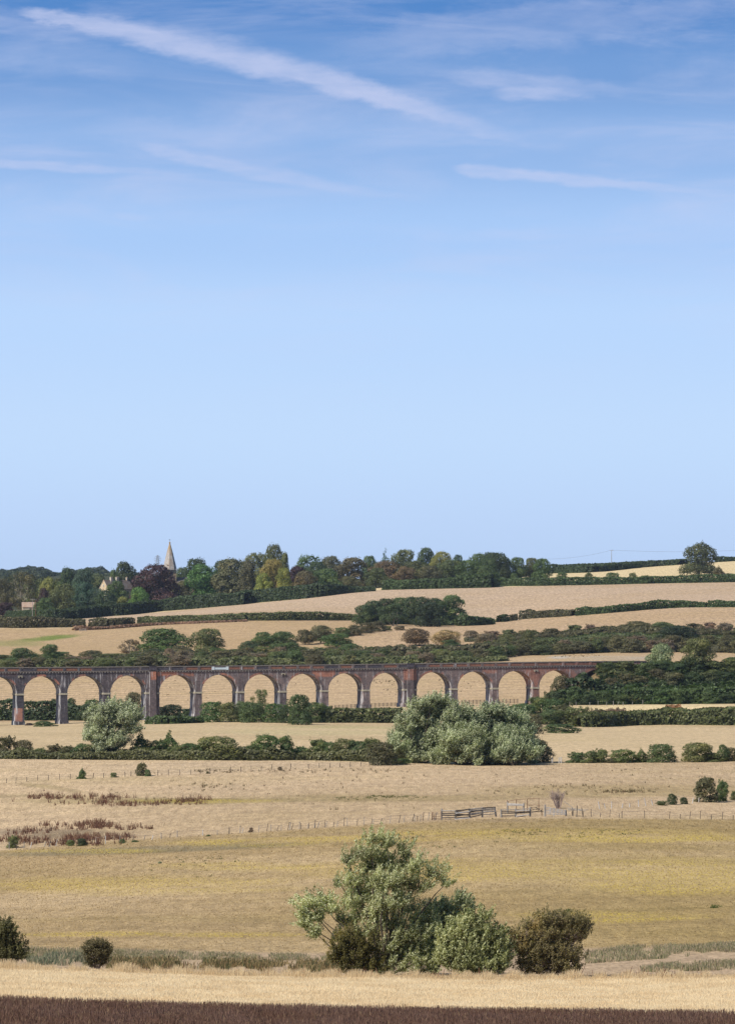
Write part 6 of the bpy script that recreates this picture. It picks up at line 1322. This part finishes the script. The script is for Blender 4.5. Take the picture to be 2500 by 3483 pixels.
near_tree('hawthorn_bush', 'broad brown olive hawthorn standing apart past the sallow', 1880, D0-2, (.20, .165, .075),
  [Q(1350, 425, 70, 36), Q(1270, 440, 55, 34), Q(1440, 435, 60, 34), Q(1220, 490, 60, 40), Q(1320, 490, 80, 50), Q(1430, 490, 70, 50), Q(1480, 455, 40, 28), Q(1215, 550, 50, 45), Q(1290, 560, 80, 50), Q(1390, 565, 80, 50), Q(1440, 590, 40, 34), Q(1230, 605, 50, 28), Q(1340, 610, 90, 26), Q(1250, 642, 70, 18), Q(1350, 645, 90, 18), Q(1430, 635, 50, 20)],
  62000, .045, 1.0, .6, (.10, 0, .25), .11, mat='leaf', bark='deadtwig', seed=9, gap=.36, twig=1300, cat='bush', spray=.6, shoot=.35)
def Q0(zx, zy, rx, ry, d=0.0): x, y = rc('R10', zx, zy); return (x, y, rx*.5221, ry*.5221, d)
near_tree('hawthorn_bush', 'dark bushy hawthorn cut by the picture edge above the straw', 30, D0-2, (.13, .12, .05),
  [Q0(15, 300, 45, 45), Q0(-20, 340, 60, 60), Q0(50, 350, 50, 50), Q0(0, 420, 80, 60), Q0(90, 430, 60, 40), Q0(60, 470, 90, 36), Q0(150, 465, 45, 36), Q0(-60, 450, 60, 60), Q0(60, 500, 110, 18)], 30000, .05, 1.0, .55, (.05, 0, .25), .10, mat='leaf', seed=12, gap=.30, twig=260, cat='bush')
near_tree('hawthorn_bush', 'small round olive hawthorn among the blue green reeds', 333, D0-3, (.14, .115, .055),
  [Q0(640, 415, 60, 30), Q0(590, 440, 50, 34), Q0(685, 440, 45, 34), Q0(630, 475, 80, 34), Q0(600, 505, 40, 22), Q0(660, 500, 50, 22), Q0(630, 530, 70, 16)], 20000, .042, 1.0, .6, (.05, 0, .2), .07, mat='leaf', bark='deadtwig', seed=13, gap=.36, twig=420, cat='bush', spray=.6, shoot=.3)

# the willows of the middle hedge, their masses traced and filled with lesser lobes
def poly_lobes(reg, poly, sp, rad, seed, dd):
    rng = np.random.RandomState(seed); P = [rc(reg, *p) for p in poly]; k = RS.get(reg, .5221); sp *= k; rad *= k
    xs = [p[0] for p in P]; ys = [p[1] for p in P]; out = []
    def inside(x, y):
        c = False
        for (x0, y0), (x1, y1) in zip(P, P[1:]+P[:1]):
            if (y0 > y) != (y1 > y) and x < (x1-x0)*(y-y0)/(y1-y0)+x0: c = not c
        return c
    y = min(ys); r = 0
    while y < max(ys):
        x = min(xs)+(sp/2 if r % 2 else 0)
        while x < max(xs):
            a, b = x+rng.uniform(-.35, .35)*sp, y+rng.uniform(-.35, .35)*sp
            if inside(a, b): q = rad*rng.uniform(.75, 1.25); out.append((a, b, q*1.1, q*.85, rng.uniform(-dd, dd)))
            x += sp
        y += sp*.85; r += 1
    return out
def hedge_willow(label, px, D, col, reg, poly, n, seed, dd=3.5, sp=44, rad=36):
    return near_tree('willow_tree', label, px, D, col, poly_lobes(reg, poly, sp, rad, seed, dd), int(n*1.5), .125, 1.05, .42, (.45, 0, .22), .22, seed=seed, gap=.30, twig=n//34, stems=4, tr=.04, jit=.20, spray=.4, mat='willow', shoot=1.3)
Dw = hit(*rc('R4', 690, 692)); WL = (.10, .135, .055)
hedge_willow('round silvery willow standing in the middle hedge', rc('R4', 690)[0], Dw, (.13, .15, .085), 'R4', [(640, 350), (720, 335), (800, 345), (850, 385), (880, 420), (900, 470), (880, 520), (830, 530), (800, 590), (790, 620), (720, 660), (640, 650), (600, 600), (560, 550), (560, 470), (580, 400)], 60000, 21)
Db = hit(1500, 2600)
hedge_willow('great wind blown willow leaning towards its neighbour', rc('R5', 1150)[0], Db+6, (.115, .14, .055), 'R5', [(1200, 310), (1270, 300), (1350, 330), (1430, 340), (1450, 420), (1400, 520), (1330, 600), (1250, 715), (1100, 722), (1010, 700), (950, 620), (950, 540), (1010, 490), (1020, 420), (1080, 370), (1130, 320)], 110000, 22)
hedge_willow('great wide silver willow making the farther half of the pair', rc('R5', 1640)[0], Db+7, (.085, .125, .055), 'R5', [(1500, 385), (1640, 365), (1760, 395), (1850, 440), (1870, 520), (1880, 600), (1900, 712), (1700, 722), (1400, 718), (1380, 560), (1400, 470)], 120000, 23)
hedge_willow('yellow tinged front willow with low boughs between the great pair', rc('R5', 1420)[0], Db-1, (.125, .15, .045), 'R5', [(1350, 520), (1400, 475), (1470, 490), (1560, 540), (1600, 620), (1560, 722), (1400, 722), (1240, 712), (1210, 650), (1270, 590)], 55000, 24)
hedge_willow('low silver willow at the outer foot of the great pair', rc('R6', 180)[0], Db-1, WL, 'R6', [(60, 500), (160, 480), (260, 540), (320, 600), (330, 700), (200, 718), (40, 718)], 40000, 25)
# ------------------------------------------------------------------ grass, crops and weeds (uncountable growth)
def blade_mesh(name, P, H, Wd, lean, rng, colid=None):
    """upright tapering blades; P (n,3) feet"""
    n = len(P); a = rng.rand(n)*math.pi; dx = np.cos(a)*Wd; dy = np.sin(a)*Wd*.4; lx = lean[:, 0]*H; ly = lean[:, 1]*H
    v = np.empty((n, 4, 3)); v[:, 0] = P+np.stack([-dx, -dy, -np.full(n, .05)], 1); v[:, 1] = P+np.stack([dx, dy, -np.full(n, .05)], 1)
    v[:, 2] = P+np.stack([dx*.9+lx*.6, dy*.9+ly*.6, H*.62], 1); v[:, 3] = P+np.stack([lx, ly, H], 1)
    v[:, 2] = P+np.stack([dx*.35+lx, dy+ly, H], 1); v[:, 3] = P+np.stack([-dx*.35+lx, -dy+ly, H*.97], 1)
    return np_mesh(name, v.reshape(-1, 3), np.arange(n*4).reshape(-1, 4), {'rnd': rng.rand(n), 'clump': rng.rand(n) if colid is None else colid})
def growth_mat(name, lo, hi, alt, altk=.15, tr=.3, zcol=None):
    m, nt = new_mat(name); rn = nt.n('ShaderNodeAttribute', attribute_name='rnd').outputs['Fac']; cl = nt.n('ShaderNodeAttribute', attribute_name='clump').outputs['Fac']
    g = nt.n('ShaderNodeNewGeometry').outputs['Position']
    c = nt.mix(rn, lo, hi); c = nt.mix(nt.sm(nt.noise(nt.map(g, (.35, .12, 0)), 1.0, 4, .6), .38, .66, 0, .55), c, nt.mix(1.0, c, (.80, .72, .62), 'MULTIPLY'))
    c = nt.mix(nt.sm(cl, 1-altk, 1-altk+.02), c, alt)
    d = nt.n('ShaderNodeBsdfDiffuse', {0: c}); t = nt.n('ShaderNodeBsdfTranslucent', {0: c}); x = nt.n('ShaderNodeMixShader', {0: tr, 1: d.outputs[0], 2: t.outputs[0]}); nt.n('ShaderNodeOutputMaterial', {0: x.outputs[0]}); return m
def scatter(poly0, poly1, n, rng, px0=-300, px1=2800, pw=1.0):
    """points between two photo boundaries (near line poly0, far line poly1), even over the ground"""
    px = rng.uniform(px0, px1, n); xs = np.arange(px0-20, px1+40, 60.0)
    d0 = np.interp(px, xs, [hit(x, np.interp(x, *poly0)) for x in xs]); d1 = np.interp(px, xs, [hit(x, np.interp(x, *poly1)) for x in xs])
    Y = d0+(d1-d0)*rng.rand(n)**pw; X = (px-CX)/F*Y; return X, Y, px
def stuff(name, me, mat, label, cat): o = link(name, me, mat); return tag(o, label, cat, kind='stuff')
rg = np.random.RandomState(4)
# brown seed-headed crop at the very front
n = 260000; Yb = rg.uniform(112, 168, n); X = (rg.uniform(-250, 2750, n)-CX)/F*Yb; xs = np.arange(-300, 2860, 40.0); ye = np.interp(CX+X/Yb*F, xs, [hit(x, np.interp(x, [0, 420, 850, 1250, 2500], [3405, 3420, 3432, 3440, 3456])) for x in xs])
k = Yb < ye+.3*rg.randn(n); X, Yb = X[k], Yb[k]; n = len(X); H = .27*(.7+.5*rg.rand(n))*(.85+.3*vnoise(X/.8, Yb/.8))
row = np.abs((Yb-136-.03*X+.4*np.sin(X/3))) < .45; keep = ~(row & (rg.rand(n) < .45)); X, Yb, H = X[keep], Yb[keep], H[keep]; n = len(X)
P = np.stack([X, Yb, zt(X, Yb)], 1); lean = rg.normal(size=(n, 2))*.2
stuff('brown_crop', blade_mesh('brown_crop', P, H, np.full(n, .014)*(.6+.8*rg.rand(n)), lean, rg), growth_mat('brown_seed_heads', (.105, .060, .045), (.205, .128, .096), (.30, .21, .12), .06, .2), 'dark brown crop gone to seed filling the front of the field', 'crop')
# pale ripe grass behind it
near = ([0, 420, 850, 1250, 2500], [3407, 3422, 3434, 3442, 3458]); farl = ([0, 850, 1680, 2500], [3300, 3325, 3336, 3330])
X, Y, px = scatter(near, farl, 390000, rg); n = len(X); H = .22*(.75+.45*rg.rand(n))*(.85+.3*vnoise(X/2.5, Y/4)); P = np.stack([X, Y, zt(X, Y)], 1)
lean = rg.normal(size=(n, 2))*.12+np.array([.12, 0]); stuff('ripe_grass', blade_mesh('ripe_grass', P, H, .008+.010*rg.rand(n), lean, rg), growth_mat('straw_coloured_grass', (.74, .60, .39), (.88, .76, .52), (.5, .37, .22), .03, .45), 'pale golden ripe grass in a bright band behind the brown crop', 'grass')
# taller fringe against the ditch
def fringe(y, n, h, name, mat, label, cat, wid=.03, px0=-300, px1=2800, dY=5, cl=None, thick=1.0):
    px = rg.uniform(px0, px1, n)
    if cl: kk = vnoise(px/cl+5, px*0+2.2) > .42; px = px[kk]; n = len(px)
    xs = np.arange(px0-20, px1+40, 40.0); d = np.interp(px, xs, [hit(x, np.interp(x, *y)) for x in xs])+rg.uniform(-dY, dY, n); X = (px-CX)/F*d
    H = h*(.5+.8*rg.rand(n))*(.5+.9*vnoise(px/22, px*0+4)); P = np.stack([X, d, zt(X, d)], 1); lean = rg.normal(size=(n, 2))*.22+np.array([.1, 0])
    return stuff(name, blade_mesh(name, P, H, wid*(.6+.8*rg.rand(n)), lean, rg), mat, label, cat)
fringe(([0, 850, 1680, 2500], [3302, 3327, 3338, 3332]), 40000, .42, "fringe_grass", growth_mat('dry_fringe_grass', (.52, .40, .24), (.76, .62, .39), (.28, .18, .11), .07, .4), 'ragged taller dry grass edging the ditch', 'grass', .010, dY=4)
dm = growth_mat('dock_stems', (.095, .048, .034), (.19, .100, .070), (.28, .18, .11), .22, .25)
fringe(([0, 850, 1680, 2500], [3300, 3325, 3336, 3330]), 420, .60, 'dock_stems', dm, 'dark red dock stems dotted along the ditch edge', 'weeds', .03, 300, 2400, 4, 60)
# ditch: green sedge and blue green reeds
gm = growth_mat('ditch_sedge', (.20, .20, .10), (.33, .31, .18), (.44, .35, .23), .38, .45)
rm = growth_mat('blue_green_reed', (.10, .125, .075), (.22, .235, .15), (.34, .29, .19), .3, .4)
def strip(x0, x1, ya, yb, n, h, mat, name, label, seed, cut=.40, wid=.035):
    px = rg.uniform(x0, x1, n); y = rg.uniform(0, 1, n); yy = np.interp(px, ya[0], ya[1])*(1-y)+np.interp(px, yb[0], yb[1])*y
    kk = vnoise(px/45+seed, yy/9)+.25*rg.rand(n)-.6*np.abs(y-.5)**2 > cut+.13; px, yy = px[kk], yy[kk]; n = len(px)
    d = np.array([hit(a, b) for a, b in zip(np.round(px/8)*8, yy)]); X = (px-CX)/F*d; H = h*(.5+.8*rg.rand(n)); P = np.stack([X, d, zt(X, d)], 1)
    return stuff(name, blade_mesh(name, P, H, wid*(.6+.8*rg.rand(n)), rg.normal(size=(n, 2))*.3, rg), mat, label, 'weeds')
strip(50, 560, ([50, 560], [3225, 3242]), ([50, 560], [3262, 3268]), 5000, .24, gm, 'ditch_sedge', 'green sedge along the ditch beside the two small hawthorns', 3, .30)
strip(95, 300, ([95, 300], [3250, 3250]), ([95, 300], [3282, 3288]), 2200, .38, rm, 'reed_bed', 'blue green reeds standing before the small round hawthorn', 5, .25)
strip(380, 1220, ([380, 850, 1220], [3232, 3248, 3252]), ([380, 850, 1220], [3262, 3268, 3266]), 6500, .22, gm, 'ditch_sedge', 'green sedge strip reaching the tall loose willow', 7, .32)
strip(1990, 2560, ([1990, 2120, 2560], [3245, 3222, 3208]), ([1990, 2250, 2560], [3278, 3262, 3234]), 10000, .24, gm, 'ditch_sedge', 'grey green weedy strip past the broad hawthorn', 9, .30)
strip(2180, 2560, ([2180, 2560], [3288, 3272]), ([2180, 2560], [3308, 3298]), 5000, .28, gm, 'ditch_sedge', 'green weeds against the straw by the picture edge', 11, .36)
strip(360, 1200, ([360, 1200], [3268, 3282]), ([360, 1200], [3296, 3312]), 9000, .4, growth_mat('ditch_litter', (.16, .12, .06), (.30, .23, .12), (.08, .09, .04), .3, .2), 'ditch_litter', 'brown weedy litter between sedge and straw', 13, .42)
# red docks and low weeds over the pastures
def patch_weeds(name, label, spots, h, mat, wid=.05, seed=1, cut=.35):
    XX, YY, CC = [], [], []
    r = np.random.RandomState(seed)
    for cx, cy, rx, ry, n in spots:
        a = r.rand(n)*6.283; q = np.sqrt(r.rand(n)); px = cx+np.cos(a)*q*rx; y = cy+np.sin(a)*q*ry
        kk = vnoise(px/30+seed, y/4) > cut; px, y = px[kk], y[kk]
        d = np.array([hit(u, w) for u, w in zip(np.round(px/8)*8, y)]); XX.append((px-CX)/F*d); YY.append(d)
    X = np.concatenate(XX); Y = np.concatenate(YY); rep = 7; n = len(X)*rep
    X = np.repeat(X, rep)+r.normal(size=n)*.14; Y = np.repeat(Y, rep)+r.normal(size=n)*.14; H = h*(.4+.9*np.repeat(r.rand(n//rep), rep))*(.7+.4*r.rand(n))
    P = np.stack([X, Y, zt(X, Y)], 1); return stuff(name, blade_mesh(name, P, H, wid*(.6+.8*r.rand(n)), r.normal(size=(n, 2))*.28, r), mat, label, 'weeds')
patch_weeds('dock_patch', 'dark red docks standing thick in the muddy hollow', [(250, 2808, 130, 6, 50), (400, 2818, 130, 6, 60), (330, 2808, 60, 10, 110), (120, 2860, 190, 8, 190), (350, 2852, 130, 10, 150), (60, 2832, 140, 10, 50), (180, 2822, 120, 6, 30), (220, 2872, 200, 5, 90)], .75, dm, .045, 2, .3)
patch_weeds('dock_patch', 'thinner reddish brown docks strung along the upper hollow', [(190, 2713, 110, 7, 70), (330, 2716, 150, 8, 60), (380, 2736, 60, 7, 50), (480, 2738, 90, 6, 34), (590, 2732, 130, 7, 50), (660, 2722, 60, 5, 40), (380, 2728, 350, 14, 50)], .7, dm, .045, 3, .3)
wm = growth_mat('thistle_scraps', (.09, .085, .04), (.18, .15, .08), (.13, .08, .05), .3, .2)
patch_weeds('thistle_scraps', 'small dark thistles scattered over the pale pastures', [(700, 2672, 60, 10, 30), (760, 2678, 110, 14, 24), (500, 2680, 500, 50, 26), (1300, 2700, 500, 60, 40), (1180, 2640, 400, 30, 30), (2090, 2693, 70, 6, 40), (2140, 2694, 90, 5, 40), (2000, 2680, 200, 12, 40), (1900, 2690, 250, 25, 40), (2300, 2650, 300, 40, 20), (1900, 2640, 400, 30, 18), (1110, 2622, 300, 8, 70), (740, 2624, 80, 6, 50)], .34, wm, .035, 5, .2)
g2 = growth_mat('green_tussocks', (.05, .075, .02), (.10, .13, .04), (.12, .10, .04), .2, .25)
patch_weeds('green_tussocks', 'little green tussocks dotting the yellow flowered turf', [(1275, 2712, 40, 6, 50), (1330, 2710, 60, 5, 50), (1380, 2712, 80, 6, 30), (1180, 2716, 60, 5, 24), (1770, 2832, 90, 10, 40), (2050, 2832, 110, 14, 30), (1990, 2845, 70, 10, 20), (1500, 2860, 300, 30, 30), (700, 2925, 120, 14, 30), (620, 2960, 200, 40, 20), (1700, 2820, 500, 40, 30), (2430, 3085, 20, 4, 20), (1930, 3100, 14, 5, 22)], .16, g2, .035, 6, .15)
patch_weeds('hill_weeds', 'scattered dark weeds on the slopes seen under the arches', [(1290, 2318, 60, 8, 30), (900, 2330, 300, 40, 16), (300, 2330, 250, 50, 16), (1350, 2350, 60, 25, 30), (1560, 2330, 90, 30, 30), (1950, 2230, 90, 6, 40), (550, 2350, 200, 40, 20)], .30, wm, .10, 7, .1)
# short dead turf over the pastures, clump by clump
def turf(n, name, label, y0, y1, seed, mat, hp=.62):
    r = np.random.RandomState(seed); px = r.uniform(-60, 2560, n); q = r.rand(n); xs = np.arange(-80, 2620, 60.0)
    tab = np.array([[hit(x, np.interp(x, *y1)+(np.interp(x, *y0)-np.interp(x, *y1))*f) for f in np.linspace(0, 1, 60)] for x in xs])
    xi = np.clip((px+80)/60, 0, len(xs)-1.001); i = xi.astype(int); fx = xi-i; qi = q*58.99; j = qi.astype(int); fq = qi-j
    D = (tab[i, j]*(1-fq)+tab[i, j+1]*fq)*(1-fx)+(tab[i+1, j]*(1-fq)+tab[i+1, j+1]*fq)*fx
    X = (px-CX)/F*D; H = hp*D/3994*(.4+1.0*r.rand(n)); P = np.stack([X, D, zt(X, D)], 1)
    return stuff(name, blade_mesh(name, P, H, H*.5*(.6+r.rand(n)), r.normal(size=(n, 2))*.5, r, r.rand(n)), mat, label, 'grass')
turf(110000, 'pasture_turf', 'short scorched turf of the wide near pasture', ([0, 850, 1250, 2500], [3222, 3238, 3240, 3212]), ([0, 420, 850, 1250, 1680, 2500], [2895, 2857, 2832, 2806, 2783, 2788]), 31, growth_mat('scorched_turf', (.26, .19, .085), (.37, .27, .13), (.15, .115, .055), .05, .2))
turf(70000, 'pasture_turf', 'short bleached turf of the pale upper pastures', ([0, 420, 850, 1250, 1680, 2500], [2895, 2857, 2832, 2806, 2783, 2788]), ([0, 850, 1250, 1680, 2500], [2582, 2587, 2594, 2602, 2592]), 32, growth_mat('bleached_turf', (.38, .28, .175), (.50, .38, .24), (.22, .17, .10), .03, .2), .5)
# a dark bird low over the pasture
px, y = rc('R12', 1475, 287); D = 330.0; k = D/F; e = empty('bird', ((px-CX)*k, D, CZ+(HY-y)*k), R(-30), 'small black bird flying low over the big pasture', 'bird')
m = MB(); m.tube((-.22, 0, .06), (.12, 0, 0), .05, .075, 8); m.tube((.12, 0, 0), (.24, 0, -.02), .07, .02, 8); m.obj('body', M['flatblack'], e)
for s in (-1, 1): m = MB(); m.quad((-.08, 0, .04), (.08, 0, .04), (.05, s*.22, .16), (-.12, s*.42, .10), (-.12, s*.2, .10)); m.quad((-.12, s*.2, .095), (-.12, s*.42, .095), (.05, s*.22, .155), (.08, 0, .035), (-.08, 0, .035)); m.obj('wing', M['flatblack'], e)
# ------------------------------------------------------------------ air
hz = MB(); hz.box(-3200, 3200, -40, 8200, -6, 135); o = hz.obj('haze', None); m, nt = new_mat('thin_haze')
pv = nt.n('ShaderNodeVolumePrincipled', {'Color': (.62, .74, .95, 1), 'Density': HAZE, 'Anisotropy': .2}); nt.n('ShaderNodeOutputMaterial', {1: pv.outputs[0]}); o.data.materials.append(m); tag(o, kind='stuff')
if not HAZE: bpy.data.objects.remove(o)
